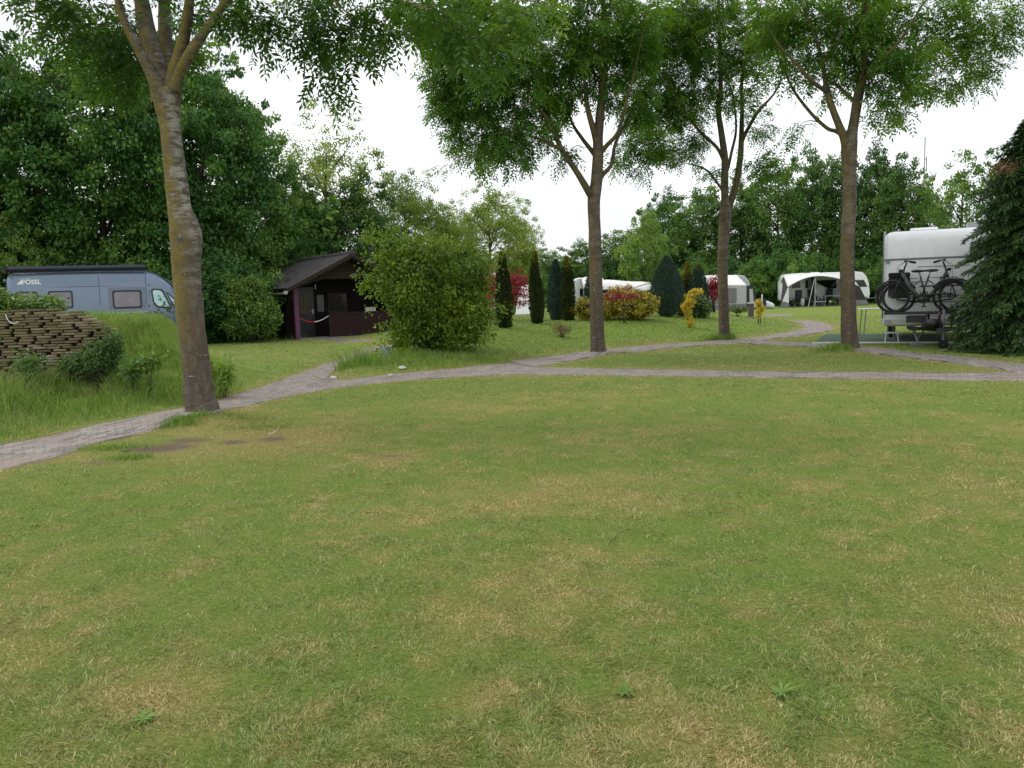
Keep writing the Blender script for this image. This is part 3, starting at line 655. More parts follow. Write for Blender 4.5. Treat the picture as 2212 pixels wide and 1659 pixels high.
BG = [
 (-150, 30, 30, 380, 'mapleB', 'dark maple at the far left edge of the picture', G1),
 (60, 31, 55, 380, 'mapleA', 'dark maple above the rear end of the blue camper van', G1),
 (250, 32.5, 40, 380, 'mapleB', 'dark maple above the windscreen end of the blue camper van', G1),
 (430, 33, 70, 360, 'mapleA', 'dark maple seen right behind the leaning mossy ash trunk', G1),
 (525, 35, 150, 250, 'mapleB', 'dark maple ending the tall left group, above the laurel beside the cabin', G1),
 (720, 41, 235, 250, 'airy', 'tall sparse pale green tree rising highest behind the cabin roof', G2),
 (660, 39, 395, 190, 'rowA', 'dark green tree just left above the cabin ridge', G2),
 (790, 40, 400, 200, 'rowA', 'dark green tree just right behind the cabin ridge', G2),
 (885, 44, 365, 180, 'soft', 'yellowish green tree behind the big bush, with two pointed tops', G2),
 (965, 45, 430, 150, 'soft', 'low pale tree between the yellowish tree and the pale round tree', G2),
 (1065, 48, 405, 200, 'soft', 'pale round-topped tree behind the red maple and the slender yews', G2),
 (1128, 50, 440, 100, 'airy', 'narrow loose tree at the right end of the trees behind the big bush', G2),
 (1185, 66, 540, 110, 'rowB', 'low tree in the gap of the skyline, above the blue-grey cypress', G3),
 (1250, 68, 530, 130, 'rowA', 'low tree directly left of the second ash trunk', G3),
 (1330, 68, 500, 130, 'rowB', 'greyish tree just right of the second ash trunk', G3),
 (1398, 60, 465, 120, 'light', 'bright fresh green tree above the egg-shaped cypress', G3),
 (1445, 72, 425, 150, 'rowA', 'dark tree rising behind the bright green tree', G3),
 (1520, 70, 410, 160, 'rowB', 'dark tree above the golden-topped yew, left of the third ash trunk', G3),
 (1600, 70, 395, 150, 'rowA', 'dark tree right behind the third ash trunk', G3),
 (1680, 68, 355, 150, 'rowB', 'tree between the third ash trunk and the arched awning', G3),
 (1750, 67, 338, 140, 'rowA', 'tree above the left end of the arched awning', G3),
 (1815, 66, 335, 130, 'rowB', 'tree left behind the fork of the fourth ash', G3),
 (1880, 64, 335, 140, 'rowA', 'tree right behind the fourth ash trunk', G3),
 (1945, 62, 340, 130, 'rowB', 'tree left of the thin antenna mast', G3),
 (2000, 60, 385, 90, 'thin', 'thin see-through tree beneath the antenna mast', G3),
 (2070, 56, 335, 140, 'thin', 'thin see-through tree with bare lower branches left of the dark spruce', G3),
 (2150, 56, 330, 150, 'thin', 'thin tree half hidden by the dark spruce', G3),
]
bg_tree(45, 29.3, 478, 190, 'light', 'yellow-green young maple low behind the rear end of the camper van', 'tree')
bg_tree(640, 36.5, 470, 150, 'mapleA', 'leafy maple overhanging the left slope of the cabin roof', 'tree', G2)
for px, Y, ty, wpx, var, lab, grp in BG: bg_tree(px, Y, ty, wpx, var, lab, 'tree', grp)
G4 = 'undergrowth shrubs below the trees'
US = [(-60, 27.5, 560, 'left of the camper van at the picture edge'), (160, 30.5, 560, 'behind the middle of the camper van'), (330, 31, 560, 'behind the windscreen of the camper van'), (450, 30, 560, 'right of the leaning ash trunk'),
      (520, 31, 570, 'behind the laurel bush'), (600, 37.5, 560, 'behind the left corner of the cabin'), (870, 40, 540, 'behind the right end of the cabin'), (990, 43, 540, 'behind the big green bush'),
      (1120, 52, 565, 'between the two left slender yews'), (1215, 68, 572, 'behind the golden-tipped yew'), (1290, 66, 565, 'behind the second ash trunk'), (1350, 66, 560, 'above the white awning roof'), (1430, 66, 560, 'behind the egg-shaped cypress'),
      (1500, 64, 565, 'behind the golden-topped yew'), (1570, 64, 560, 'behind the third ash trunk'), (1640, 62, 560, 'behind the tarpaulined trailer'), (1690, 61, 545, 'left of the arched awning'), (1745, 63, 550, 'above the arched awning roof'), (1820, 63, 550, 'behind the fourth ash trunk'),
      (1890, 62, 540, 'above the nose of the far caravan'), (1925, 60, 560, 'left of the near caravan'), (2010, 60, 565, 'behind the near caravan roof'), (2100, 56, 560, 'behind the near caravan and the spruce')]
for px, Y, ty, where in US: bg_tree(px, Y, ty, 3.4 / Y * F * 1.25, 'under', 'dense leafy shrub ' + where, 'shrub', G4, 'shrub')
# far wood seen through the gaps: one mass
n = 26000; a = np.radians(-44 + 88 * rng.random(n)); r = 84 + 8 * rng.random(n) ** 1.0; hmax = 3.5 + 2.5 * fbm(np.degrees(a), r * 0, .35, 2)
P = np.column_stack([r * np.sin(a), r * np.cos(a), rng.random(n) ** .8 * hmax]); Dd = nrm(rng.normal(size=(n, 3))); Nn = nrm(rng.normal(size=(n, 3)) * .6 + [0, -.5, .6])
me = crown_mesh('far_woodland', P, Dd, Nn, .55 * (.6 + .8 * rng.random(n)), .42 * np.ones(n), M['hedge'], rng.random(n))
tagp(link('far_woodland', me), 'low distant belt of woodland behind all the trees', 'woodland', None, 'stuff')
n = 16000; a = np.radians(-46 + 34 * rng.random(n)); r = 38 + 4 * rng.random(n); hmax = 5.0 + 3 * fbm(np.degrees(a), r * 0, .35, 3)
P = np.column_stack([r * np.sin(a), r * np.cos(a), rng.random(n) ** .8 * hmax]); Dd = nrm(rng.normal(size=(n, 3))); Nn = nrm(rng.normal(size=(n, 3)) * .6 + [0, -.5, .6])
me = crown_mesh('thicket', P, Dd, Nn, .28 * (.6 + .8 * rng.random(n)), .2 * np.ones(n), M['maple'], rng.random(n))
tagp(link('thicket', me), 'dark thicket of foliage deep behind the left maples', 'thicket', None, 'stuff')

# ------------------------------------------------------------------ the four ash trees on the lawn
def smooth_path(pts, k=4):
    """Catmull-Rom through (x, y, z, r)"""
    P = np.array(pts, float); out = []
    Q = np.vstack([2 * P[0] - P[1], P, 2 * P[-1] - P[-2]])
    for i in range(1, len(Q) - 2):
        p0, p1, p2, p3 = Q[i - 1], Q[i], Q[i + 1], Q[i + 2]
        for t in np.linspace(0, 1, k, endpoint=False):
            out.append(.5 * ((2 * p1) + (-p0 + p2) * t + (2 * p0 - 5 * p1 + 4 * p2 - p3) * t * t + (-p0 + 3 * p1 - 3 * p2 + p3) * t ** 3))
    out.append(P[-1]); return np.array(out)
def bark_tube(name, path, mat, parent, sides=20, rough=.05, seed=0, origin=None, wob=1.0):
    path = np.asarray(path); n = len(path); C_ = path[:, :3]; T = np.gradient(C_, axis=0); T = nrm(T)
    V = []; u = np.array([1., 0, 0])
    for i in range(n):
        u = u - T[i] * u.dot(T[i]); u = u / np.linalg.norm(u); v = np.cross(T[i], u)
        a = np.linspace(0, 2 * np.pi, sides, endpoint=False)
        rr_ = path[i, 3] * (1 + rough * (vnoise(np.cos(a) * 1.3 + seed + 9, np.sin(a) * 1.3 + C_[i, 2] * 1.6 + 20, 1.7) * 2 - 1) + rough * .5 * (vnoise(a * 3 + 3, C_[i, 2] * 9 + 40, 1) - .5))
        V.append(C_[i] + rr_[:, None] * (np.cos(a)[:, None] * u + np.sin(a)[:, None] * v))
    V = np.array(V).reshape(-1, 3); o = np.array(origin) if origin is not None else 0
    ii, kk = np.meshgrid(np.arange(n - 1), np.arange(sides), indexing='ij'); k2 = (kk + 1) % sides
    q = np.stack([(ii * sides + kk).ravel(), (ii * sides + k2).ravel(), ((ii + 1) * sides + k2).ravel(), ((ii + 1) * sides + kk).ravel()], 1)
    ob = link(name, np_mesh(name, V - o, q, None, mat, smooth=True), parent); return ob
def ash(label, base, trunk, limbs, blobs, mat_bark, mat_leaf, leaflen, dens, seed, group='ash trees standing in the lawn', sparse=()):
    global rng
    rng = np.random.default_rng(seed); rd = random.Random(seed)
    bx_, by_ = base; Y = by_; O = Vector((bx_, by_, hz(bx_, by_) - .02)); sc = Y / F
    root = thing('ash_tree', label, 'tree', O, 0, group)
    def w3(px, py, hw, dd=0): q = at(px, py, Y + dd); return (q.x, q.y, q.z, hw * sc * .93 / math.sqrt(1 + ((px - CX) / F) ** 2))
    tp = [w3(*p) for p in trunk]; z0 = tp[0]
    tp = [(z0[0], z0[1], O.z - .25, z0[3] * 1.12)] + [(z0[0], z0[1], O.z + .02, z0[3] * 1.03)] + tp[1:]
    sp = smooth_path(tp, 7); bark_tube('trunk', sp, mat_bark, root, 28, .06, seed, O)
    nodes = [sp[sp[:, 2] > 2.2][:, :3]]
    for i, L in enumerate(limbs):
        dd0, dd1, pts = L; m = len(pts)
        lp = smooth_path([w3(p[0], p[1], p[2], dd0 + (dd1 - dd0) * j / (m - 1)) for j, p in enumerate(pts)], 6)
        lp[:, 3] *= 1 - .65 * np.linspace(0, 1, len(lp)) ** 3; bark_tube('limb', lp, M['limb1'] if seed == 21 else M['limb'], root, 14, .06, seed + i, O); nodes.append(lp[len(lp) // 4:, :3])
    # shoot targets inside the crown volume
    T = []
    for (px, py, rx, ry, dd, dm) in blobs:
        n = max(3, int(rx * ry / 10000 * dens * dm)); c = at(px, py, Y + dd)
        o, p = sphere_pts(n, .15); T.append(np.array(c) + p * 1.1 * np.array([rx * sc, max(rx, ry) * sc * .9, ry * sc]))
    T = np.vstack(T); Nd = np.vstack(nodes); d0 = np.array([np.min(np.linalg.norm(Nd - t, axis=1)) for t in T]); order = np.argsort(d0)
    mb = MB(); SP = []; SD = []
    buf = np.zeros((len(Nd) + len(T) * 5, 3)); buf[:len(Nd)] = Nd; cnt = len(Nd); fine = []
    for k in order:
        t = T[k]; dv = buf[:cnt] - t; dist = np.linalg.norm(dv, axis=1) + 0.35 * np.maximum(0, dv[:, 2]); j = int(np.argmin(dist)); s = buf[j].copy(); L = np.linalg.norm(t - s)
        if L > 3.2: continue
        ctrl = (s + t) / 2 + np.array([0, 0, .12 * L]) + rng.normal(size=3) * .08 * L
        pts = [(1 - u) ** 2 * s + 2 * u * (1 - u) * ctrl + u * u * t for u in np.linspace(0, 1, 6)]
        r0 = .004 + .008 * min(L, 2.5) + (.006 if j < len(Nd) else 0)
        mb.tube(pts, [r0 * (1 - .7 * u) for u in np.linspace(0, 1, 6)], 5, False)
        for q in pts[2:6]: buf[cnt] = q; cnt += 1
        SP.append(t); dr_ = pts[-1] - pts[-2]; SD.append(dr_ / (np.linalg.norm(dr_) + 1e-9))
        if L > .8:
            SP.append(pts[3]); SD.append(SD[-1])
    mbv = MB(); mbv.v = [tuple(Vector(v) - O) for v in mb.v]; mbv.f = mb.f; mbv.n = mb.n; mbv.build('twigs', M['twig'], root, True)
    SP = np.array(SP); SD = np.array(SD)
    per = 11; n = len(SP) * per; ci = np.repeat(np.arange(len(SP)), per)
    base_ = SP[ci] + SD[ci] * (rng.random((n, 1)) * -.45 + .12) + rng.normal(size=(n, 3)) * .04
    ax = nrm(SD[ci] * .55 + nrm(rng.normal(size=(n, 3)) * [1, 1, .5]) * .95 + np.array([0, 0, -.25])); LL = leaflen * (.7 + .5 * rng.random(n))
    upv = nrm(np.array([0, 0, 1.]) + rng.normal(size=(n, 3)) * .35); side = nrm(np.cross(ax, upv)); nn_ = np.cross(side, ax)
    Ps = []; Ds = []; Ns = []; ls_ = []; rn = []; lr = rng.random(n); ct = rng.random(len(SP))[ci]
    slots = [(.38, 1), (.38, -1), (.56, 1), (.56, -1), (.74, 1), (.74, -1), (.9, 1), (.9, -1), (1.0, 0)]
    for t, s in slots:
        q = base_ + ax * (LL * t)[:, None] + np.array([0, 0, -1.]) * (LL * .35 * t * t)[:, None]
        d = ax * .55 + side * s * .95 + np.array([0, 0, -.28]) - (0 if s else np.array([0, 0, .2])); Ps.append(q); Ds.append(d + rng.normal(size=(n, 3)) * .12); Ns.append(nn_ + rng.normal(size=(n, 3)) * .2)
        ls_.append(LL * .36 * (1.05 - .35 * abs(t - .65)) * (.85 + .3 * rng.random(n))); rn.append(np.clip(lr * .4 + ct * .4 + rng.random(n) * .2, 0, 1))
    P = np.vstack(Ps) - np.array(O); D = np.vstack(Ds); Nn = np.vstack(Ns); l = np.concatenate(ls_); rn = np.concatenate(rn)
    link('crown', crown_mesh('crown', P, D, Nn, l, l * .34, mat_leaf, rn, .12), root)
    return root
ash('nearest ash with a thick mossy trunk, swollen halfway and dividing into five limbs', TB[0],
    [(438, 905, 39), (432, 868, 36), (425, 800, 34), (413, 700, 33), (407, 640, 32.5), (403, 585, 33), (402, 540, 37), (400, 500, 38), (388, 455, 29), (381, 400, 27), (373, 330, 25), (367, 270, 25), (361, 225, 31), (357, 195, 33)],
    [(0, -.6, [(352, 215, 20), (342, 190, 18), (318, 140, 14), (288, 85, 12), (264, 35, 11), (250, -20, 10), (225, -110, 8), (190, -220, 5)]),
     (0, .5, [(352, 225, 26), (346, 180, 25), (332, 120, 24), (316, 60, 23), (305, 0, 22), (285, -100, 18), (265, -260, 12)]),
     (.1, .9, [(362, 220, 22), (362, 160, 19), (357, 100, 18), (355, 40, 17), (353, -30, 16), (350, -220, 10)]),
     (0, -.3, [(368, 215, 24), (378, 165, 20), (390, 115, 15), (402, 60, 13.5), (410, 0, 13), (418, -100, 11), (425, -260, 8)]),
     (-.1, -.9, [(378, 190, 13), (392, 150, 12.5), (420, 100, 12), (452, 55, 10), (484, 10, 9.5), (520, -45, 8.5), (600, -110, 7), (720, -150, 5), (860, -130, 4)]),
     (-.8, -1.6, [(700, -150, 5), (780, -60, 4), (850, -5, 3.2), (930, 20, 2.5)]), (-.8, -.6, [(560, -80, 6), (640, -40, 4), (720, 0, 3), (760, 40, 2)])],
    [(190, 60, 110, 60, .5, 1), (110, 10, 80, 45, 0, 1), (280, 120, 60, 60, .8, 1.1), (245, 165, 70, 32, .5, 1.1), (430, 120, 50, 40, 1, .7), (470, 20, 60, 40, 0, .8), (545, 40, 70, 45, -.3, .8), (645, 60, 80, 50, 0, .85),
     (745, 60, 90, 60, 0, .9), (720, 165, 38, 38, 0, .8), (830, 45, 70, 60, .2, .9), (960, 30, 100, 45, -1, .7), (1085, 50, 105, 50, -1.2, .55), (1010, 110, 55, 36, -.8, .5), (1160, 20, 60, 40, -1, .5),
     (300, -150, 260, 110, 0, .5), (620, -130, 260, 90, 0, .5), (950, -110, 230, 80, -.5, .5)],
    M['bark1'], M['ash_near'], .27, 36, 21)
ash('second ash from the left, straight trunk with a long limb leaning left', TB[1],
    [(1292, 768, 18.5), (1291, 735, 16.5), (1288, 650, 15.5), (1286, 560, 14.5), (1284, 480, 14), (1283, 430, 14.5), (1288, 395, 13.5), (1292, 340, 12.5), (1292, 300, 11.5), (1298, 230, 9), (1304, 150, 7.5), (1305, 60, 6), (1300, -80, 3)],
    [(0, -.8, [(1281, 428, 9), (1272, 415, 8.5), (1249, 376, 7), (1215, 325, 6), (1191, 273, 5), (1167, 239, 4), (1129, 212, 3), (1070, 180, 2)]),
     (0, .7, [(1294, 390, 6), (1303, 377, 5), (1321, 355, 4.5), (1327, 318, 4), (1336, 295, 3.8), (1358, 253, 3.3), (1379, 205, 2.5), (1400, 120, 1.6)]),
     (0, .8, [(1290, 340, 7), (1280, 328, 5.5), (1256, 297, 4.5), (1235, 263, 3.6), (1215, 200, 2.6), (1180, 110, 1.8)]),
     (0, -.8, [(1294, 335, 6), (1310, 315, 5), (1335, 285, 4.2), (1350, 230, 3.5), (1372, 150, 2.5), (1390, 60, 1.6)]),
     (0, -.5, [(1291, 318, 8), (1282, 280, 7), (1269, 232, 6), (1262, 171, 4.5), (1245, 80, 3.2), (1220, -20, 2.2)]),
     (-.5, -.9, [(1215, 325, 4), (1165, 300, 3), (1110, 285, 2.2), (1060, 290, 1.5)])],
    [(950, 100, 60, 100, 0, 1), (1040, 70, 110, 90, .3, 1), (1060, 190, 120, 75, -.3, 1.15), (990, 225, 60, 55, 0, .9), (1020, 290, 80, 42, 0, .8), (1110, 310, 90, 42, -.3, .9), (1170, 130, 110, 100, 0, 1), (1190, 225, 70, 50, .5, .8),
     (1280, 80, 120, 90, 0, 1), (1370, 60, 60, 70, 0, .8), (1330, 180, 80, 65, .4, .8), (1150, 260, 60, 45, 0, .7), (1385, 255, 50, 45, .4, .7), (1225, 350, 40, 35, 0, .35), (1060, 345, 90, 24, 0, .6), (1250, -80, 320, 90, 0, .6), (1000, -60, 150, 70, 0, .6)],
    M['bark'], M['ash'], .29, 112, 22)
ash('third ash from the left, slender trunk splitting into two stems, farthest of the four', TB[2],
    [(1566, 738, 14), (1564, 700, 12.5), (1562, 640, 12), (1561, 567, 12), (1564, 500, 12.5), (1567, 460, 13.5), (1566, 430, 9), (1565, 402, 8.5), (1566, 347, 8), (1559, 292, 7), (1552, 237, 6.2), (1557, 183, 5), (1554, 73, 4), (1550, -60, 2)],
    [(.05, .5, [(1571, 458, 9), (1580, 430, 8.5), (1590, 398, 8), (1598, 350, 7.5), (1601, 310, 7), (1603, 237, 5.5), (1604, 160, 4.5), (1630, 73, 3.2), (1650, -20, 2)]),
     (0, -.8, [(1563, 345, 4.5), (1548, 318, 4), (1513, 285, 3.5), (1484, 248, 3), (1450, 190, 2.2), (1420, 110, 1.5)]),
     (.3, -.4, [(1601, 310, 5), (1612, 285, 4.5), (1638, 241, 4), (1678, 193, 3), (1700, 120, 2)]),
     (0, -.6, [(1563, 415, 3.5), (1553, 400, 3), (1528, 369, 2.6), (1500, 357, 2), (1470, 350, 1.4)]),
     (0, .7, [(1568, 380, 4), (1580, 330, 3.5), (1590, 270, 3), (1575, 180, 2.2), (1520, 80, 1.6)])],
    [(1420, 90, 95, 100, 0, 1), (1400, 210, 70, 65, 0, 1.1), (1395, 300, 70, 45, -.3, 1), (1370, 350, 55, 32, -.3, .8), (1500, 100, 90, 95, 0, 1), (1495, 220, 75, 60, 0, 1), (1470, 315, 60, 42, .3, .8), (1590, 120, 85, 95, .3, .85), (1650, 90, 50, 70, 0, .8), (1625, 215, 55, 45, 0, .6), (1440, 20, 70, 40, 0, .8), (1520, 20, 70, 40, 0, .8),
     (1570, -80, 230, 80, 0, .6), (1655, 355, 48, 32, -1, .8), (1540, 370, 40, 22, .2, .4), (1640, 290, 40, 26, -.5, .5)],
    M['bark'], M['ash'], .29, 122, 23)
ash('rightmost ash, forking into a V, left of the caravan with bicycles', TB[3],
    [(1838, 762, 21), (1835, 728, 19.5), (1832, 650, 18), (1830, 567, 17), (1832, 500, 16.5), (1835, 438, 16), (1835, 370, 16), (1834, 330, 18), (1836, 308, 17), (1842, 280, 12), (1852, 219, 11.5), (1863, 164, 11), (1869, 91, 8.5), (1868, 0, 7), (1865, -120, 4)],
    [(0, -.5, [(1830, 325, 12), (1824, 300, 10), (1813, 272, 9), (1798, 234, 8), (1787, 197, 7), (1775, 128, 5.5), (1762, 84, 4.5), (1735, 18, 3.5), (1700, -60, 2)]),
     (0, .8, [(1818, 290, 6), (1805, 283, 5), (1787, 277, 4.5), (1755, 248, 4.2), (1718, 201, 3.8), (1696, 157, 3.2), (1672, 100, 2.4), (1640, 40, 1.6)]),
     (-.2, -1, [(1789, 200, 5.5), (1778, 193, 5), (1750, 172, 4.6), (1718, 135, 4), (1681, 95, 3.2), (1655, 50, 2.2)]),
     (0, -.8, [(1860, 175, 7), (1882, 158, 6), (1915, 120, 5), (1952, 77, 4.2), (1988, 18, 3.2), (2040, -60, 2)]),
     (0, .7, [(1862, 172, 5), (1885, 160, 4.5), (1930, 146, 4), (1981, 150, 3), (2050, 130, 2.2), (2120, 110, 1.5)]),
     (.1, -.6, [(1850, 222, 5), (1830, 205, 4.5), (1806, 182, 4), (1790, 175, 3), (1800, 120, 2.4), (1820, 40, 1.8)]),
     (0, .8, [(1862, 150, 6), (1840, 110, 5), (1825, 50, 4), (1810, -30, 3)])],
    [(1690, 30, 60, 50, 0, .8), (1715, 60, 75, 75, 0, .9), (1745, 140, 60, 45, 0, .7), (1825, 80, 80, 85, 0, .9), (1825, 185, 45, 40, .3, .5), (1915, 60, 90, 75, 0, 1), (1950, 145, 75, 45, -.3, 1), (1905, 235, 55, 45, 0, .6), (2010, 165, 75, 38, .2, .9), (2055, 80, 90, 60, 0, .9), (2130, 60, 80, 60, 0, .8),
     (2140, 155, 60, 28, .3, .6), (1900, -80, 330, 80, 0, .6), (1712, 285, 22, 26, 0, .5), (1950, 215, 50, 26, 0, .5)],
    M['bark'], M['ash'], .29, 86, 24)
rng = np.random.default_rng(5)
# ------------------------------------------------------------------ shrubs
def FY(px, py): return gp(px, py).y
def shrub(name, label, cat, px, Y, blobs, mat, size, per, crad, nclump, wr=.6, stems=6, group=None, squash=.7, upb=.4, core=True, wild=0, wildr=2.2, stem_mat=None, tone=.3, base=None, py0=None, stem_r=.02):
    p = place(px, Y) if base is None else Vector(base); sc = Y / F; root = thing(name, label, cat, p, 0, group)
    tot = sum(b[2] * b[3] for b in blobs); cen = []
    for (bx, by, rx, ry, dd) in blobs:
        n = max(4, int(nclump * rx * ry / tot)); c = np.array(at(bx, by, Y + dd)) - np.array(p); o, q = sphere_pts(n, .6); q = q * lumpy(o, .15, 2.5, bx % 7)[:, None]
        cen.append(c + q * np.array([rx * sc, rx * sc * .9, ry * sc]))
    cen = np.vstack(cen); cen = cen[cen[:, 2] > .0]
    if wild:
        o = nrm(rng.normal(size=(wild, 3)) + [0, 0, .8]); k = rng.integers(0, len(cen), wild); ex = cen[k] + o * crad * wildr * (.5 + rng.random((wild, 1))); cen = np.vstack([cen, ex])
    cr = np.full(len(cen), crad) * (.6 + .8 * rng.random(len(cen)))
    P, D, Nn, l, w_, rn = clump_leaves(cen, cr, per, size, squash, upb, tone, wr)
    link('foliage', crown_mesh('foliage', P, D, Nn, l, w_, mat, rn), root)
    mb = MB(); zt = cen[:, 2].max()
    for i in range(stems):
        k = rng.integers(0, len(cen)); t = cen[k]; s = np.array([rng.normal() * .03, rng.normal() * .03, -.05]); m_ = s * .4 + t * .6 * np.array([.6, .6, 1])
        mb.tube([s, m_, t], [stem_r, stem_r * .6, stem_r * .2], 6)
    if stems: mb.build('stems', stem_mat or M['twig'], root, True)
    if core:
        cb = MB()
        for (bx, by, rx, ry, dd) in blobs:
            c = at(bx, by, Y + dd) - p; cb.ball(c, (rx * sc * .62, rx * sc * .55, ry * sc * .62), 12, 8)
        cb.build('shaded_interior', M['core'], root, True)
    return root
bigY = gp(925, 768).y + .9
shrub('deciduous_bush', 'large loose yellow-green leafy bush at the edge of the mound, right of the cabin', 'bush', 925, bigY,
      [(935, 640, 92, 85, 0), (965, 700, 88, 50, 0), (866, 622, 52, 46, -.2), (905, 575, 55, 40, .2), (985, 605, 55, 48, .2), (885, 708, 40, 34, -.2), (1018, 670, 34, 45, 0), (862, 535, 22, 20, 0), (935, 528, 26, 16, 0), (1000, 548, 20, 14, 0), (900, 738, 70, 24, 0), (830, 598, 24, 20, 0), (828, 540, 14, 10, 0), (796, 612, 22, 16, 0), (802, 512, 14, 8, 0), (850, 560, 26, 16, 0), (1032, 700, 30, 28, 0), (1000, 738, 40, 14, 0), (1040, 610, 22, 30, 0)],
      M['bush'], .08, 22, .16, 880, .6, 34, wild=420, wildr=3.0, squash=.8, core=False, stem_r=.022)
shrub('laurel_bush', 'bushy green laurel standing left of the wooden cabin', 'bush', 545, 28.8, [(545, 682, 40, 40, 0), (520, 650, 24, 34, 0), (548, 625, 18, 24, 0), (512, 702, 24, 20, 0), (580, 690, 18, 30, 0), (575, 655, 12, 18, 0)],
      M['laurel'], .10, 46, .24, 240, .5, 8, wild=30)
shrub('elder_shrub', 'leafy green shrub growing on top of the stacked paver wall', 'shrub', 60, 12.6, [(10, 654, 50, 18, 0), (75, 656, 48, 15, .1), (116, 658, 26, 12, 0), (-40, 642, 46, 22, 0)], M['laurel'], .06, 34, .12, 150, .5, 26, core=False, wild=0, base=(*place(50, 12.7)[:2], 1.25), stem_r=.008)
shrub('nettle_patch', 'dark green nettles against the right end of the paver wall', 'plant', 215, 11.7, [(200, 782, 46, 22, 0), (165, 792, 30, 16, 0), (236, 762, 24, 24, .1), (252, 735, 12, 16, .1), (215, 752, 14, 16, 0)], M['nettle'], .065, 18, .09, 170, .32, 24, core=False, wild=30, stem_r=.005)
shrub('twiggy_shrub', 'small half-bare brownish shrub alone on the mound grass', 'shrub', 1213, FY(1213, 728), [(1213, 715, 20, 9, 0), (1205, 708, 12, 6, 0), (1222, 708, 12, 6, 0)], M['dead'], .035, 10, .05, 60, .5, 40, core=False, wild=14, stem_r=.004)
shrub('bramble_patch', 'low bramble leaves in front of the large bush beside the path', 'plant', 830, 16.2, [(840, 788, 50, 10, 0), (790, 795, 25, 7, 0), (880, 785, 30, 8, 0)], M['light'], .06, 18, .08, 90, .7, 8, core=False, stem_r=.004)
# conifers: columns of small upright sprays round an added dark solid core that stands in for inner shade
def conifer(name, label, px, Y, topy, boty, rpx, prof, mat, n, ln=.085, wd=.022, mat_top=None, top_from=.8, group=None, cat='conifer', up=.9, lobes=1):
    if Y < 26.5: Y = FY(px, boty)
    p = place(px, Y); sc = Y / F; z1 = at(px, topy, Y).z; H = z1 - p.z; Rm = rpx * sc
    root = thing(name, label, cat, p, 0, group); pz = np.array(prof)
    def R(t): return Rm * np.interp(t, pz[:, 0], pz[:, 1])
    Ps = []; Os = []; ts = []
    for L in range(lobes):
        ox, oy, hs, rs = (-.12 * Rm, 0, 1, .88) if L == 0 and lobes > 1 else (0, 0, 1, 1) if L == 0 else ((-1) ** (L + int(px)) * -Rm * .5, -.3 * Rm, .62 + .22 * ((L * 7 + int(px)) % 3) / 2, .66)
        m = n // (L + 1); t = rng.random(m); a = rng.random(m) * 2 * np.pi
        lump = 1 + (.28 if lobes > 1 else .14) * (vnoise(np.cos(a) * 2 + 9, np.sin(a) * 2 + t * H * 4 + 5 + L * 3, 1.6) * 2 - 1) + .1 * rng.normal(size=m)
        rr_ = R(t) * rs * lump * (.82 if lobes > 1 else 1) + (.03 * (rng.random(m) ** 3) if lobes > 1 else 0); Ps.append(np.column_stack([ox + rr_ * np.cos(a), oy + rr_ * np.sin(a), t * H * hs])); Os.append(np.column_stack([np.cos(a), np.sin(a), a * 0])); ts.append(t * hs)
    P = np.vstack(Ps); o = np.vstack(Os); t = np.concatenate(ts)
    D = nrm(o * .55 + np.array([0, 0, up]) + rng.normal(size=P.shape) * .28); Nn = nrm(o + rng.normal(size=P.shape) * .35)
    l = ln * (.6 + .8 * rng.random(len(P))); rn = rng.random(len(P))
    if mat_top:
        k = (t + rng.normal(size=len(t)) * .09) < top_from + .05
        link('foliage', crown_mesh('foliage', P[k], D[k], Nn[k], l[k], l[k] * wd / ln, mat, rn[k]), root)
        o2 = link('golden_tip', crown_mesh('golden_tip', P[~k], D[~k], Nn[~k], l[~k], l[~k] * wd / ln, mat_top, np.clip(rn[~k] * .5 + .5, 0, 1)), root); o2['label'] = 'yellow new growth at the tip'
    else: link('foliage', crown_mesh('foliage', P, D, Nn, l, l * wd / ln, mat, rn), root)
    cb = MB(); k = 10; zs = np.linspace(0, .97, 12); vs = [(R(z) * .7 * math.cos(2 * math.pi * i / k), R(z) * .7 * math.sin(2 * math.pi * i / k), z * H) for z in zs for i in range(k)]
    cb.add(vs, [(j * k + i, j * k + (i + 1) % k, (j + 1) * k + (i + 1) % k, (j + 1) * k + i) for j in range(11) for i in range(k)] + [tuple(range(k)), tuple(11 * k + i for i in range(k))]); cb.build('shade_core', M['core'], root, True)
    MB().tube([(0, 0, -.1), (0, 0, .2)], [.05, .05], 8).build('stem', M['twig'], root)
    return root
SLIM = [(0, .45), (.08, .6), (.3, .95), (.55, 1), (.8, .62), (.93, .35), (1, .05)]
EGG = [(0, .35), (.08, .62), (.25, .95), (.42, 1), (.65, .82), (.85, .45), (1, .05)]
CONE = [(0, .5), (.1, .8), (.3, 1), (.6, .78), (.85, .4), (1, .04)]
GC = 'slender yews on the mound'
conifer('columnar_yew', 'leftmost and tallest slender dark yew, in front of the red maple', 1091, 20.6, 545, 708, 15, SLIM, M['yew'], 4600, .07, .03, M['gold'], .9, GC, lobes=3)
conifer('columnar_yew', 'slender dark yew with yellowish tips left of the white caravan rear', 1160, 22.2, 545, 699, 13, SLIM, M['yew'], 4000, .07, .03, M['gold'], .86, GC, lobes=3)
conifer('columnar_yew', 'slender dark yew with a golden top, touching the blue-grey cypress', 1228, 23, 556, 693, 12, SLIM, M['yew'], 3800, .07, .03, M['gold'], .82, GC, lobes=3)
conifer('blue_cypress', 'tall narrow blue-grey cypress beside the golden-topped slender yew', 1203, 24, 563, 692, 17, CONE, M['blue'], 6000, .09, .02, group='blue cypresses on the mound')
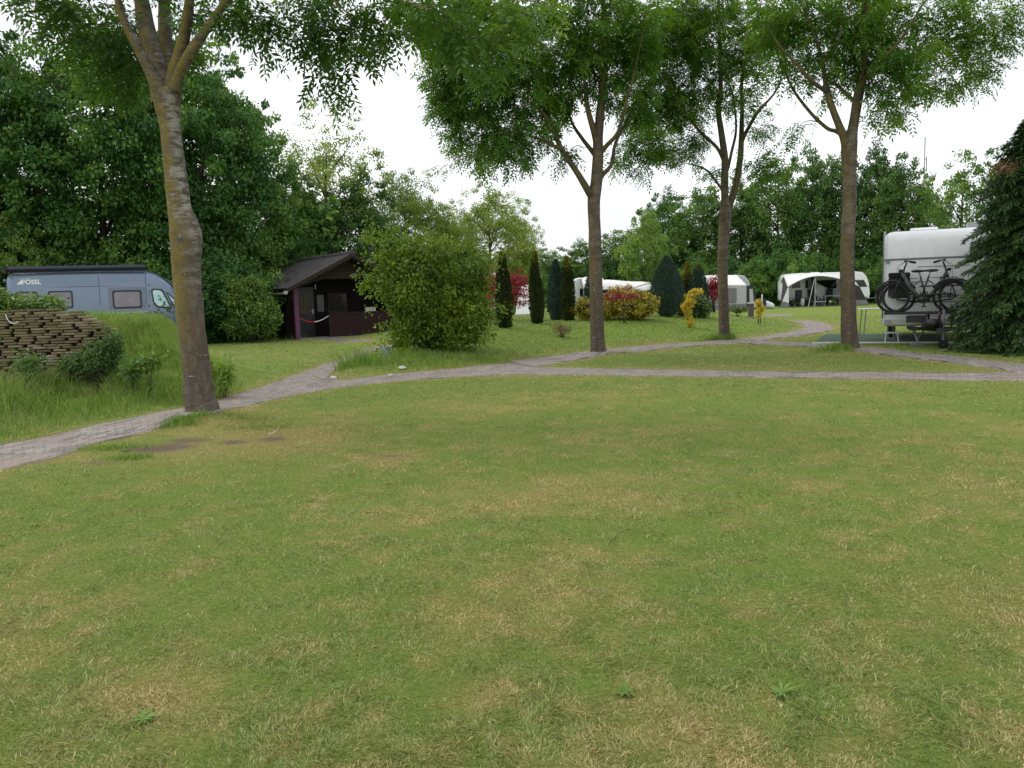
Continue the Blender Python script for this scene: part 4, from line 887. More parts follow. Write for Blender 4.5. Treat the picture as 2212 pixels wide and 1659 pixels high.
conifer('blue_cypress', 'blue-grey cypress mostly hidden behind the second ash trunk', 1283, 27.5, 580, 676, 20, CONE, M['blue'], 5000, .09, .02, group='blue cypresses on the mound')
conifer('egg_cypress', 'broad egg-shaped dark blue-green cypress in the middle of the mound', 1441, 24, 556, 684, 30, EGG, M['blue'], 11000, .085, .02)
conifer('columnar_yew', 'slender yew golden almost to its foot, behind the yellow shrubs, right of the egg cypress', 1485, 28.5, 569, 660, 9.5, SLIM, M['yew'], 3000, .07, .03, M['gold'], .62, GC)
conifer('blue_cypress', 'pointed blue-grey cypress behind the variegated ball, touching the golden yew', 1509, 28, 572, 668, 20, CONE, M['blue'], 5500, .09, .02, M['gold'], .9, group='blue cypresses on the mound')
# variegated shrubs
GV = 'variegated evergreen mounds'
shrub('variegated_shrub', 'wide yellow and green variegated mound behind the small red maple', 'shrub', 1360, 25.5, [(1340, 650, 45, 32, 0), (1385, 655, 36, 30, 0), (1310, 662, 22, 24, 0), (1360, 665, 50, 22, -.2)], M['yellow'], .065, 46, .12, 330, .6, 6, GV)
shrub('variegated_shrub', 'low yellow and green variegated mound around the second ash trunk', 'shrub', 1262, FY(1262, 692), [(1262, 667, 24, 24, 0), (1300, 672, 20, 20, 0), (1282, 680, 30, 12, 0)], M['yellow'], .055, 40, .10, 170, .6, 5, GV)
shrub('variegated_shrub', 'round green variegated ball behind the twisted yellow shrub', 'shrub', 1508, FY(1508, 686), [(1508, 662, 27, 23, 0), (1485, 668, 20, 18, 0)], M['varieg'], .07, 44, .11, 150, .6, 5, GV)
shrub('variegated_shrub', 'yellow-leaved mound just left of the twisted yellow shrub', 'shrub', 1480, FY(1480, 683), [(1478, 660, 17, 22, 0)], M['yellow'], .06, 40, .1, 60, .6, 5, GV)
shrub('variegated_shrub', 'small yellow shrub under the left red maple and slender yew', 'shrub', 1068, FY(1068, 690), [(1068, 668, 22, 18, 0), (1050, 650, 14, 14, 0), (1102, 640, 16, 16, 1.5)], M['yellow'], .055, 26, .1, 80, .6, 5, GV, core=False)
shrub('twisted_yellow_shrub', 'bright yellow shrub with a thin twisted upright form, in front of the variegated ball', 'shrub', 1488, FY(1488, 707), [(1506, 630, 12, 6, 0), (1494, 638, 8, 8, 0), (1490, 652, 10, 10, 0), (1482, 665, 10, 8, 0), (1487, 680, 6, 9, 0), (1488, 697, 9, 7, 0)], M['yellow_bright'], .045, 34, .06, 120, .6, 3, core=False)
shrub('yellow_sapling', 'small narrow yellow-leaved shrub beside the service post', 'shrub', 1641, 27.5, [(1638, 656, 5, 8, 0), (1641, 668, 6, 8, 0), (1645, 664, 5, 4, 0), (1640, 680, 4, 5, 0)], M['yellow_bright'], .05, 26, .07, 60, .6, 2, core=False)
shrub('low_flowering_shrub', 'low pale-flowered ground shrub left of the service post', 'shrub', 1595, 31, [(1588, 668, 12, 5, 0), (1603, 669, 10, 4, 0)], M['varieg'], .06, 24, .1, 50, .6, 3, core=False)
# red maples
GR = 'red-leaved japanese maples'
shrub('red_maple', 'big dark red maple behind the leftmost slender yew', 'shrub', 1098, 27, [(1098, 622, 46, 24, 0), (1080, 605, 30, 16, 0), (1120, 605, 22, 12, 0), (1075, 640, 26, 18, 0), (1122, 645, 24, 16, 0)], M['red'], .07, 26, .13, 190, .45, 16, GR, core=False, wild=50, squash=.4, upb=.8)
shrub('red_maple', 'small layered red maple on a thin stem before the wide variegated mound', 'shrub', 1349, FY(1349, 697), [(1349, 622, 18, 4, 0), (1325, 635, 24, 5, 0), (1368, 637, 20, 5, 0), (1322, 648, 14, 4, 0), (1345, 643, 30, 4, 0)], M['red'], .045, 16, .07, 90, .45, 4, GR, core=False, squash=.35, upb=.9, stem_r=.012)
shrub('red_maple', 'narrow red maple in front of the grey awning, left of the third ash trunk', 'shrub', 1541, 33, [(1540, 610, 13, 12, 0), (1543, 632, 15, 14, 0), (1534, 622, 8, 10, 0)], M['red'], .08, 26, .15, 80, .45, 10, GR, core=False, wild=14, squash=.5, upb=.8)
# dark spruce at the right edge: whorls of drooping boughs
def spruce(label, px, Y, topy, prof):
    p = place(px, Y); H = at(px, topy, Y).z - p.z; root = thing('spruce_tree', label, 'tree', p)
    pr = np.array([((at(px, yy, Y).z - p.z), rp * Y / F) for yy, rp in prof]); pr = pr[np.argsort(pr[:, 0])]
    mb = MB(); mb.tube([(0, 0, -.2), (0, 0, H * .5), (0, 0, H)], [.13, .08, .015], 8); mb.build('trunk', M['bark_bg'], root, True)
    br = MB(); Ps = []; Ds = []; Ns = []; ls = []; ts = []
    nb = 330
    for i in range(nb):
        z = (.03 + .95 * (i + rng.random()) / nb) * H; a = i * 2.4 + rng.random() * .5; L = np.interp(z, pr[:, 0], pr[:, 1]) * (.72 + .42 * rng.random())
        ca, sa = math.cos(a), math.sin(a); q = []
        for u in np.linspace(0, 1, 6): q.append((ca * L * u, sa * L * u, max(.06, z + L * (.18 * u - .42 * u * u))))
        br.tube(q, [.018 * (1 - .8 * u) for u in np.linspace(0, 1, 6)], 4, False)
        n = int(80 + 190 * L); u = rng.random(n) ** .6 * .97 + .05; si = rng.choice([-1, 1], n); off = rng.random(n) * (.30 * (1.1 - u) + .05) * si
        cx_ = ca * L * u - sa * off; cy_ = sa * L * u + ca * off; cz = np.maximum(.04, z + L * (.18 * u - .42 * u * u) - np.abs(off) * .25 - .07 * rng.random(n))
        Ps.append(np.column_stack([cx_, cy_, cz])); d = np.column_stack([ca * .7 - sa * si * .7, sa * .7 + ca * si * .7, -.38 - .3 * rng.random(n)]); Ds.append(d + rng.normal(size=(n, 3)) * .38)
        Ns.append(np.column_stack([rng.normal(size=n) * .3, rng.normal(size=n) * .3, np.ones(n)])); ls.append(.10 * (.5 + .9 * rng.random(n))); ts.append(np.clip(u * .5 + rng.random(n) * .5, 0, 1))
    br.build('boughs', M['twig'], root, True)
    P = np.vstack(Ps); l = np.concatenate(ls); link('crown', crown_mesh('crown', P, np.vstack(Ds), np.vstack(Ns), l, l * .30, M['spruce'], np.concatenate(ts), .1), root)
    return root
spr = spruce('dark drooping spruce at the right edge, covering the near caravan', 2225, 15.6, 235, [(770, 150), (700, 148), (600, 142), (500, 128), (420, 108), (330, 82), (260, 40), (225, 8)])
n = 260; c_ = np.array(at(2166, 362, 15.0)) - np.array(spr.location); P = c_ + rng.normal(size=(n, 3)) * [.13, .12, .05]
link('dead_branch', crown_mesh('dead_branch', P, rng.normal(size=(n, 3)) + [-.6, 0, -.3], rng.normal(size=(n, 3)) + [0, 0, 1], .07 * (.6 + .8 * rng.random(n)), np.full(n, .022), M['dead'], rng.random(n)), spr)['label'] = 'withered reddish-brown branch tip'
for (px, py, w_, h_, lab) in ((322, 785, 18, 16, 'leafy weed halfway up the grassy bank, left of the nearest ash'), (285, 800, 20, 14, 'low leafy weed in the long grass below the nettles'), (55, 795, 26, 18, 'dark leafy weed at the foot of the paver wall'), (440, 800, 14, 26, 'tall weed tuft hidden behind the nearest ash trunk'), (482, 815, 14, 24, 'bright weed tuft just right of the nearest ash trunk')):
    Yw = 11.3 if px < 400 else 12.0
    shrub('weed', lab, 'weed', px, Yw, [(px, py, w_, h_, 0), (px + w_ * .5, py - h_ * .5, w_ * .6, h_ * .6, 0)], M['nettle'] if px in (55, 285) else M['light'], .085, 9, .09, 46, .3, 10, 'leafy weeds in the bank grass', core=False, wild=8, stem_r=.004)
# ------------------------------------------------------------------ stacked paver wall on the left bank
wx0, wx1, wy = -11.5, -6.15, 11.98
wall = thing('paver_wall', 'dry-stacked wall of mossy grey-brown paving bricks with gaps, at the left edge', 'wall', (wx1, wy, 0))
Vs = []; Qs = []; rn = []; rg = random.Random(3); nbk = 0
cube_q = np.array([(0, 3, 2, 1), (4, 5, 6, 7), (0, 1, 5, 4), (1, 2, 6, 5), (2, 3, 7, 6), (3, 0, 4, 7)])
for c in range(35):
    z = .0 + c * .0415
    x = wx0 + rg.random() * .2
    while x < wx1:
        L = .19 + rg.random() * .03; gap = .012 if rg.random() < .3 else .035 + rg.random() * .06
        xm = x + L / 2; top = np.interp(xm, [-7.0, -6.75, -6.45, -6.15], [1.43, 1.41, 1.30, 1.18])
        if z < top and xm < wx1 - .02:
            y0 = wy + rg.uniform(-.012, .012); dz = rg.uniform(-.003, .003); tl = rg.uniform(-.005, .005); h = .0345
            b = [(x, y0, z + dz), (x + L, y0, z + dz + tl), (x + L, y0 + .10, z + dz + tl), (x, y0 + .10, z + dz), (x, y0, z + dz + h), (x + L, y0, z + dz + tl + h), (x + L, y0 + .10, z + dz + tl + h), (x, y0 + .10, z + dz + h)]
            Vs += [(q[0] - wx1, q[1] - wy, q[2]) for q in b]; Qs.append(cube_q + nbk * 8); rn += [rg.random()] * 6; nbk += 1
        x += L + gap
o = link('brick_courses', np_mesh('brick_courses', Vs, np.vstack(Qs), None, M['slab'], {'rnd': rn}), wall)
bv = o.modifiers.new('bevel', 'BEVEL'); bv.width = .006; bv.segments = 1
m = MB(); m.prism([(wx0 - wx1, 0), (-.1, 0), (-.1, 1.10), (-.32, 1.24), (-.62, 1.34), (-.85, 1.35), (wx0 - wx1, 1.35)], .115, .17); m.build('earth_backing', M['soil'], wall)
m = MB(); pts = [(at(px, py, 11.93) - Vector((wx1, wy, 0))) for px, py in ((12, 680), (16, 690), (24, 698), (33, 699), (39, 695))]
m.v = []; mm = MB(); mm.tube([p + Vector((wx1, wy, 0)) for p in pts], .006, 6); oc = mm.build('cable', M['whitep'], None, True); tagp(oc, 'pale loop of cable hanging over the paver wall', 'cable')

# ------------------------------------------------------------------ wooden cabin
def frame(px, py, th):
    p = gp(px, py); return p, th
cab_th = R_(36)
PE = at(641, 727, 30.0); pz = 0.0
cab = thing('wooden_cabin', 'dark brown wooden cabin with tiled gable roof and open porch', 'cabin', (PE.x, 30.0, hz(PE.x, 30.0) - .02), cab_th)
W_, L_, ZE, ZR = 4.5, 4.9, 2.1, 3.2        # width, depth, eave and ridge heights; local x along the front, y to the back
XR = W_ / 2; PD = 1.05                      # porch depth
m = MB(); m.box(0.0, .10, PD, L_, 0, ZE)                                   # side walls and back wall
m.box(W_ - .1, W_, 0, L_, 0, ZE); m.box(.1, W_ - .1, L_ - .1, L_, 0, ZE); m.build('outer_wall', M['wood'], cab)
m = MB(); m.box(.1, W_ - .1, PD, PD + .09, 0, 2.3); m.build('porch_back_wall', M['wood'], cab)
m = MB(); m.prism([(.1, 2.3), (W_ - .1, 2.3), (XR, ZR - .1)], PD, PD + .09); m.build('inner_gable', M['wood'], cab)
m = MB(); m.prism([(1.15, 2.33), (W_ - 1.15, 2.33), (W_ - 1.15, 2.50), (XR, ZR - .12), (1.15, 2.50)], .03, .09); m.build('gable_board', M['wood_trim'], cab, bevel=.004)
m = MB(); m.prism([(0, 2.02), (.1, 2.0), (1.35, 2.36), (1.35, 2.5), (0, 2.16)], -.02, .025); m.build('brace_beam', M['wood_trim'], cab)
m = MB(); m.box(.1, W_ - .1, -.1, PD, -.05, .05); m.build('porch_floor', M['timber'], cab)
m = MB(); m.box(-.02, .15, -.02, .15, .0, 2.1); o = m.build('post', M['purple'], cab, bevel=.008); o['label'] = 'faded purple post'
m = MB(); m.box(1.42, W_ - .1, .0, .06, .05, .96); m.build('parapet', M['wood_red'], cab)
m = MB(); m.box(1.38, W_ - .1, -.03, .10, .963, 1.0); m.box(1.36, 1.42, -.015, .075, .05, .96); m.build('parapet_cap', M['wood_trim'], cab, bevel=.004)
# roof: two pitched planes of pantiles
ov, fo = .50, .50
sl = math.atan2(ZR - ZE, XR)
for sgn in (-1, 1):
    nc, nr2 = 24, 14; Lw = (XR + ov) / math.cos(sl); Ly = L_ + 2 * fo; V = []; K = nc * 6 + 1; J = nr2 * 3 + 1
    for j in range(J):
        u = j / (J - 1) * nr2; row = min(int(u), nr2 - 1); fr = u - row
        for i in range(K):
            v = i / (K - 1) * Ly; wv = .035 * abs(math.sin(math.pi * v / (Ly / nc))) ** .7
            s = u / nr2 * Lw; lift = .045 - .04 * (0 if fr == 0 and row > 0 else fr) if False else .008 + .055 * fr
            xx = XR + sgn * (s * math.cos(sl)); zz = ZR + .06 - s * math.sin(sl) + wv + lift
            V.append((xx, -fo + v, zz))
    Q = np.array([(j * K + i, j * K + i + 1, (j + 1) * K + i + 1, (j + 1) * K + i) for j in range(J - 1) for i in range(K - 1)])
    me = np_mesh('roof', V, Q, None, M['tile']); 
    o = link('roof', me, cab); so = o.modifiers.new('solid', 'SOLIDIFY'); so.thickness = .03; so.offset = -1
    if me.polygons[0].normal.z < 0: me.flip_normals()
    # barge board along the gable
    m = MB()
    for yy in (-fo - .03, L_ + fo):
        m.prism([(XR, ZR + .10), (XR + sgn * (XR + ov), ZE - (ov) * math.tan(sl) + .10), (XR + sgn * (XR + ov), ZE - ov * math.tan(sl) - .04), (XR, ZR - .06)], yy, yy + .03)
    m.build('barge_board', M['wood_trim'], cab)
    m = MB()
    for q in range(5):
        yy = -fo + .1 + q * (Ly - .25) / 4
        m.prism([(XR, ZR - .02), (XR + sgn * (XR + ov * .8), ZE - (ov * .8) * math.tan(sl) - .0), (XR + sgn * (XR + ov * .8), ZE - ov * .8 * math.tan(sl) - .09), (XR, ZR - .12)], yy, yy + .06)
    m.build('rafters', M['wood_trim'], cab)
    m = MB(); gx = XR + sgn * (XR + ov + .05); gz = ZE - ov * math.tan(sl) - .02
    n = 8; pr = [(gx + .075 * math.cos(math.pi + math.pi * k / n), gz + .075 * math.sin(math.pi + math.pi * k / n)) for k in range(n + 1)] + [(gx + .065 * math.cos(2 * math.pi - math.pi * k / n), gz + .065 * math.sin(2 * math.pi - math.pi * k / n)) for k in range(n + 1)]
    m.prism(pr, -fo - .1, L_ + fo); m.prism([(gx + .078 * math.cos(math.pi + math.pi * k / n), gz + .078 * math.sin(math.pi + math.pi * k / n)) for k in range(n + 1)] + [(gx + .078, gz + .05), (gx - .078, gz + .05)], -fo - .12, -fo - .1)
    m.build('gutter', simple('zinc_gutter', (.34, .33, .33), .6), cab)
m = MB(); 
for k in range(13): m.tube([(XR, -fo - .05 + k * (Ly + .05) / 13, ZR + .07), (XR, -fo - .05 + (k + 1.12) * (Ly + .05) / 13, ZR + .085)], [.135, .12], 14)
m.build('ridge_tiles', M['tile'], cab, True)
# door at the left of the porch, window and notices to its right
d = MB().box(.30, 1.18, PD - .05, PD - .004, .05, 2.05).build('door', simple('dark_door_paint', (.014, .013, .015), .45, var=.2), cab, bevel=.006)
m = MB(); m.box(.42, 1.06, PD - .056, PD - .051, 1.0, 1.62); m.prism([(.42, 1.623)] + [(.74 - .32 * math.cos(math.pi * k / 14), 1.623 + .26 * math.sin(math.pi * k / 14)) for k in range(15)], PD - .056, PD - .051); m.build('door_glass', simple('dim_glass', (.07, .065, .06), .15, var=.4, vs=3), d)
m = MB(); m.prism([(.50, 1.0), (.98, 1.0), (.90, 1.62), (.58, 1.62)], PD - .062, PD - .058); m.build('curtain', simple('ochre_curtain', (.085, .06, .03), .8, var=.3), d)
m = MB()
for k in range(5): 
    a = math.pi * (k + 0) / 4; m.box(.0, .3, -.006, .006, -.008, .008, Matrix.Translation((.74, PD - .066, 1.63)) @ Matrix.Rotation(-a, 4, 'Y'))
for xx in (.42, .58, .74, .90, 1.06): m.box(xx - .008, xx + .008, PD - .072, PD - .064, 1.0, 1.62)
for zz in (1.0, 1.3, 1.62): m.box(.42, 1.06, PD - .070, PD - .065, zz - .008, zz + .008)
m.build('glazing_bars', M['black'], d)
m = MB(); m.box(1.095, 1.135, PD - .058, PD - .05, .98, 1.16); m.tube([(1.115, PD - .06, 1.1), (1.115, PD - .10, 1.1), (1.0, PD - .10, 1.1)], .010, 8); m.build('door_handle', M['alu'], d)
wn = MB().box(1.78, 2.62, PD - .04, PD - .002, 1.0, 1.78).build('window', M['wood_trim'], cab, bevel=.004)
m = MB(); m.box(1.84, 2.18, PD - .046, PD - .041, 1.07, 1.38); m.box(2.22, 2.56, PD - .046, PD - .041, 1.07, 1.38); m.box(1.84, 2.18, PD - .046, PD - .041, 1.42, 1.72); m.box(2.22, 2.56, PD - .046, PD - .041, 1.42, 1.72); m.build('pane', M['glass'], wn)
m = MB(); m.box(1.76, 2.64, PD - .1, PD - .042, .96, .995); m.build('sill', M['wood_trim'], wn)
nb = MB().box(1.32, 1.60, PD - .03, PD - .002, 1.05, 1.72).build('notice_board', simple('grey_notice', (.07, .07, .07), .5, var=.3, vs=20), cab)
m = MB(); m.box(1.27, 1.29, PD - .05, PD - .004, 1.95, 2.15); m.build('thermometer', M['whitep'], cab)
dv = MB(); dv.box(2.9, 3.4, .6, .95, .05, .9); dv.build('side_cupboard', M['wood'], cab)
# objects hanging or standing at the cabin
Mc = cab.matrix_world.copy(); Mc = Matrix.Translation(cab.location) @ Matrix.Rotation(cab_th, 4, 'Z')
ch = thing('barrier_chain', 'red and white plastic chain hung across the cabin porch entrance', 'chain', Mc @ Vector((.15, .05, .86)), cab_th)
def catn(x0, x1, z0, z1, sag, n): return [(x0 + (x1 - x0) * k / n, 0, z0 + (z1 - z0) * k / n - sag * 4 * (k / n) * (1 - k / n)) for k in range(n + 1)]
cp = catn(0, 1.22, -.0, .04, .2, 20)
o = MB().tube(cp[:11], .017, 6).build('chain_half', M['redp'], ch, True); o['label'] = 'red half of the chain'
o = MB().tube(cp[10:], .0165, 6).build('chain_half', M['whitep'], ch, True); o['label'] = 'white half of the chain'
tb = thing('paper_tray', 'white and grey tray standing on the cabin parapet', 'tray', Mc @ Vector((3.05, .035, 1.002)), cab_th)
MB().box(-.05, .33, -.05, .12, 0, .02).build('base', M['galv'], tb, bevel=.004); 
m = MB(); m.box(-.05, -.03, -.05, .12, .022, .15); m.box(.31, .33, -.05, .12, .022, .15); m.box(-.028, .308, .10, .12, .022, .15); m.box(-.05, .33, -.05, .12, .152, .165); m.build('rack', M['whitep'], tb, bevel=.003)
# standing water butt / jug in the foot of the bush
jug = thing('blue_jug', 'translucent pale blue plastic jug in the grass beside the large bush', 'jug', gp(833, 775) + Vector((0, -.1, 0)))
gl = simple('pale_blue_plastic', (.10, .16, .17), .4)
MB().tube([(0, 0, 0), (0, 0, .02), (0, 0, .18), (0, 0, .24), (0, 0, .27)], [.09, .10, .10, .05, .035], 16).build('jug_body', gl, jug, True)
MB().tube([(.045, 0, .25), (.13, 0, .24), (.13, 0, .12), (.09, 0, .08)], .012, 6).build('handle', gl, jug, True)
# small stones by the wedge of the paths
for (px, py, s, lab) in ((720, 818, .07, 'pale stone at the tip of the grass wedge between the paths'), (868, 797, .09, 'whitish stone under the bramble leaves at the path edge'), (843, 812, .05, 'small pale stone lying lowest at the path edge')):
    q = gp(px, py); me = bpy.data.meshes.new('stone'); bm = bmesh.new(); bmesh.ops.create_icosphere(bm, subdivisions=2, radius=s)
    for v in bm.verts: v.co *= 1 + .3 * (random.random() - .5); v.co.z *= .55
    bm.to_mesh(me); bm.free(); me.materials.append(simple('pale_stone', (.45, .43, .38), .9, b_=.4)); o = link('stone', me); o.location = q + Vector((0, 0, s * .2)); tagp(o, lab, 'stone', 'stones beside the path')
# fallen twigs near the first trunk
for (a, b, c, lab) in (((1700, 553), (1740, 545), (1768, 518), 'curved pale twig lying right of the nearest ash'),):
    D_ = lambda z: gp(z[0] * .3418, 756 + z[1] * .3418)
    mm = MB(); mm.tube([D_(a) + Vector((0, 0, .03)), D_(b) + Vector((0, 0, .05)), D_(c) + Vector((0, 0, .06))], [.006, .006, .003], 6); o = mm.build('twig', simple('bleached_twig', (.5, .42, .3), .8), None, True); tagp(o, lab, 'twig')
for (px, py, s, lab) in ((1350, 1500, .09, 'dandelion rosette low in the middle foreground lawn'), (1690, 1500, .10, 'larger thistle-like rosette in the right foreground lawn'), (310, 1560, .11, 'bright green broad-leaved weed in the left foreground lawn'), (270, 975, .1, 'plantain rosette on the path-side grass left of the nearest ash')):
    q = gp(px, py); n = 22; a = np.linspace(0, 12.5, n, endpoint=False) + rng.random(n); P = np.zeros((n, 3)) + [0, 0, .012]; D = np.column_stack([np.cos(a), np.sin(a), .05 + .18 * rng.random(n)]); Nn = np.tile([0, 0, 1.], (n, 1))
    o = link('weed', crown_mesh('weed', P, D, Nn, s * .6 * (.35 + .9 * rng.random(n)), np.full(n, s * .12), M['weed'], rng.random(n), .1)); o.location = q; tagp(o, lab, 'weed', 'weeds in the lawn')

# ------------------------------------------------------------------ camper van
def loft(mb, secs, ring):
    """secs: list of dicts; ring(sec) -> list of points, closed"""
    R0 = [ring(s) for s in secs]; k = len(R0[0]); vs = [p for r in R0 for p in r]
    fs = [(i * k + j, i * k + (j + 1) % k, (i + 1) * k + (j + 1) % k, (i + 1) * k + j) for i in range(len(secs) - 1) for j in range(k)] + [tuple(range(k)), tuple((len(secs) - 1) * k + j for j in range(k))]
    return mb.add(vs, fs)
a0 = place(24, 26.2); vth = R_(18)
van = thing('camper_van', 'blue-grey camper van with a rolled roof awning, parked behind the stacked wall', 'van', (a0.x, a0.y, hz(a0.x, a0.y)), vth); van.scale = (1, 1, 1.065)
# local x from rear to nose (6.0 m), y into depth, near side at y = 0; width 2.05
HW = 1.025
#  x, z_bottom, z_belt, z_top, halfwidth scale, top inset
S = [(0.0, .55, 1.35, 2.30, .93, .14), (.06, .42, 1.35, 2.48, .98, .15), (.25, .38, 1.35, 2.56, 1, .15), (1.5, .36, 1.35, 2.58, 1, .15), (3.0, .36, 1.35, 2.58, 1, .15), (4.2, .36, 1.35, 2.56, 1, .15), (4.55, .36, 1.33, 2.47, 1, .16),
     (4.9, .36, 1.30, 2.25, 1, .19), (5.2, .36, 1.27, 1.98, .995, .23), (5.45, .36, 1.22, 1.68, .985, .26), (5.65, .36, 1.12, 1.36, .97, .25), (5.85, .36, 1.0, 1.20, .93, .22), (6.0, .38, .85, 1.02, .86, .18), (6.06, .42, .70, .84, .78, .12)]
def vring(s):
    x, zb, zm, zt, k, ins = s; h = HW * k; c = HW; r = min(.13, (zt - zm) * .35)
    P = [(-h * .92, zb), (-h, zb + .12), (-h, zm), (-(h - ins * .55), zm + (zt - zm) * .55), (-(h - ins * .9), zt - r), (-(h - ins - .06), zt - r * .35), (-(h - ins - .16), zt), (0, zt + .02)]
    P = P + [(-y, z) for y, z in P[-2::-1]]
    return [(x, c + y, z) for y, z in P]
m = MB(); loft(m, S, vring); body = m.build('body', M['van'], van, True); 
es = body.modifiers.new('es', 'EDGE_SPLIT'); es.split_angle = R_(50)
def vside(x, z):       # y of the near side
    xs_ = [s[0] for s in S]; zm = np.interp(x, xs_, [s[2] for s in S]); zt = np.interp(x, xs_, [s[3] for s in S]); k = np.interp(x, xs_, [s[4] for s in S]); ins = np.interp(x, xs_, [s[5] for s in S]); h = HW * k
    r = min(.13, (zt - zm) * .35); off = np.interp(z, [zm, zm + (zt - zm) * .55, zt - r], [0, ins * .55, ins * .9]); return HW - h + off
def vpanel(mb, poly, d=.006, n=4, far=False):
    """thin panel following the side of the van"""
    c = (sum(p[0] for p in poly) / len(poly), sum(p[1] for p in poly) / len(poly))
    pts = []
    for i in range(len(poly)):
        a_, b_ = poly[i], poly[(i + 1) % len(poly)]
        for k in range(n): pts.append((a_[0] + (b_[0] - a_[0]) * k / n, a_[1] + (b_[1] - a_[1]) * k / n))
    Q = pts + [c]; f_ = (lambda x, z, o: (x, vside(x, z) - o, z)) if not far else (lambda x, z, o: (x, 2 * HW - vside(x, z) + o, z)); m_ = len(pts)
    vs = [f_(x, z, d) for x, z in Q] + [f_(x, z, -.02) for x, z in pts]
    fs = [(i, (i + 1) % m_, m_) for i in range(m_)] + [(i, (i + 1) % m_, m_ + 1 + (i + 1) % m_, m_ + 1 + i) for i in range(m_)]
    mb.add(vs, fs)
def rrect(x0, x1, z0, z1, r=.06):
    P = []
    for cx_, cz_, a_ in ((x1 - r, z0 + r, -90), (x1 - r, z1 - r, 0), (x0 + r, z1 - r, 90), (x0 + r, z0 + r, 180)):
        for k in range(4): P.append((cx_ + r * math.cos(R_(a_ + 30 * k)), cz_ + r * math.sin(R_(a_ + 30 * k))))
    return P
def vp(name, poly, mat, parent, d, far=True, sm=False):
    m = MB(); vpanel(m, poly, d); o = m.build(name, mat, parent, sm)
    if far: m = MB(); vpanel(m, poly, d, far=True); m.build(name, mat, parent, sm)
    return o
vp('window_surround', rrect(3.10, 4.28, 1.30, 2.02, .05), M['van_dark'], van, .004)
w1 = vp('window_frame', rrect(3.22, 4.15, 1.32, 1.92, .07), M['black'], van, .014); vp('pane', rrect(3.28, 4.09, 1.38, 1.86, .06), M['glass_mauve'], w1, .02)
w2 = vp('window_frame', rrect(1.25, 2.0, 1.38, 1.95, .07), M['black'], van, .014); vp('pane', rrect(1.30, 1.95, 1.43, 1.9, .06), M['glass_mauve'], w2, .02)
w2b = vp('window_frame', rrect(.28, .95, 1.38, 1.95, .07), M['black'], van, .014); vp('pane', rrect(.33, .9, 1.43, 1.9, .06), M['glass_mauve'], w2b, .02)
dr_ = vp('door_window', [(4.46, 1.90), (4.50, 1.50), (4.60, 1.33), (5.0, 1.26), (5.12, 1.27), (4.87, 1.86), (4.80, 1.93), (4.52, 1.95)], M['black'], van, .014); vp('pane', [(4.51, 1.86), (4.55, 1.52), (4.64, 1.38), (4.98, 1.32), (5.04, 1.33), (4.82, 1.82), (4.76, 1.88), (4.56, 1.90)], M['glass_pale'], dr_, .02)
dr2 = vp('quarter_window', [(4.93, 1.84), (5.17, 1.28), (5.42, 1.26), (5.44, 1.30), (5.28, 1.50), (5.05, 1.77)], M['black'], van, .013); vp('pane', [(4.99, 1.78), (5.20, 1.33), (5.38, 1.31), (5.25, 1.47), (5.04, 1.71)], M['glass_pale'], dr2, .019)
m = MB()
for xs_ in (2.82, 4.30): vpanel(m, [(xs_, .5), (xs_ + .014, .5), (xs_ + .014, 2.42), (xs_, 2.42)], .003)
vpanel(m, [(.15, 2.06), (4.45, 2.06), (4.45, 2.075), (.15, 2.075)], .003); vpanel(m, [(4.40, .5), (4.412, .5), (4.412, 1.9), (4.40, 1.9)], .003); vpanel(m, [(5.15, .6), (5.162, .6), (5.162, 1.27), (5.15, 1.27)], .003)
m.build('panel_gap', M['black'], van)
m = MB(); vpanel(m, [(.2, 1.18), (4.28, 1.18), (4.28, 1.205), (.2, 1.205)], .012); m.build('side_rail', M['alu'], van)
m = MB(); vpanel(m, [(.1, .42), (5.9, .42), (5.9, .80), (4.4, .80), (4.2, .62), (.1, .62)], .010); m.build('sill_trim', M['van_dark'], van)
m = MB(); vpanel(m, rrect(4.50, 4.62, 1.0, 1.20, .03), .02); m.build('door_handle', M['black'], van)
m = MB(); m.box(5.30, 5.46, -.30, -.02, 1.22, 1.58); m.build('wing_mirror', M['black'], van, bevel=.04)
ws = MB(); 
def topz(x): return np.interp(x, [s[0] for s in S], [s[3] for s in S])
xw = [4.72, 4.95, 5.2, 5.42, 5.55]; vs = []
for x in xw:
    h_ = HW - .30 - .02 * (x - 4.7); vs += [(x + .012, HW - h_, topz(x) + .012), (x + .012, HW + h_, topz(x) + .022)]
ws.add(vs, [(2 * i, 2 * i + 1, 2 * i + 3, 2 * i + 2) for i in range(4)]); ws.build('windscreen', M['glass_pale'], van)
m = MB(); m.tube([(.12, .10, 2.66), (4.35, .10, 2.66)], .085, 14); m.box(.12, 4.35, .09, .22, 2.56, 2.72); m.build('rolled_awning', M['navy'], van, bevel=.01)
m = MB(); m.box(.0, .1, .02, .2, 2.52, 2.74); m.build('awning_end_cap', M['black'], van, bevel=.01)
m = MB(); m.box(-.09, -.0, .3, 1.7, 2.30, 2.36); m.build('rear_spoiler', M['van'], van)
for xw_ in (.95, 4.98):
    wl = MB(); wl.ring((xw_, .12, .34), .26, .10, 'y', 28, 8); wq = wl.build('wheel', M['rubber'], van, True)
    MB().tube([(xw_, .06, .34), (xw_, .10, .34)], [.2, .2], 20).build('hubcap', M['galv'], wq)
    wl = MB(); wl.ring((xw_, 1.93, .34), .26, .10, 'y', 28, 8); wl.build('wheel', M['rubber'], van, True)
    m = MB(); m.prism([(xw_ + .40 * math.cos(math.pi * k / 12), .36 + .38 * math.sin(math.pi * k / 12)) for k in range(13)], -.004, .03); m.build('wheel_arch', M['black'], van)
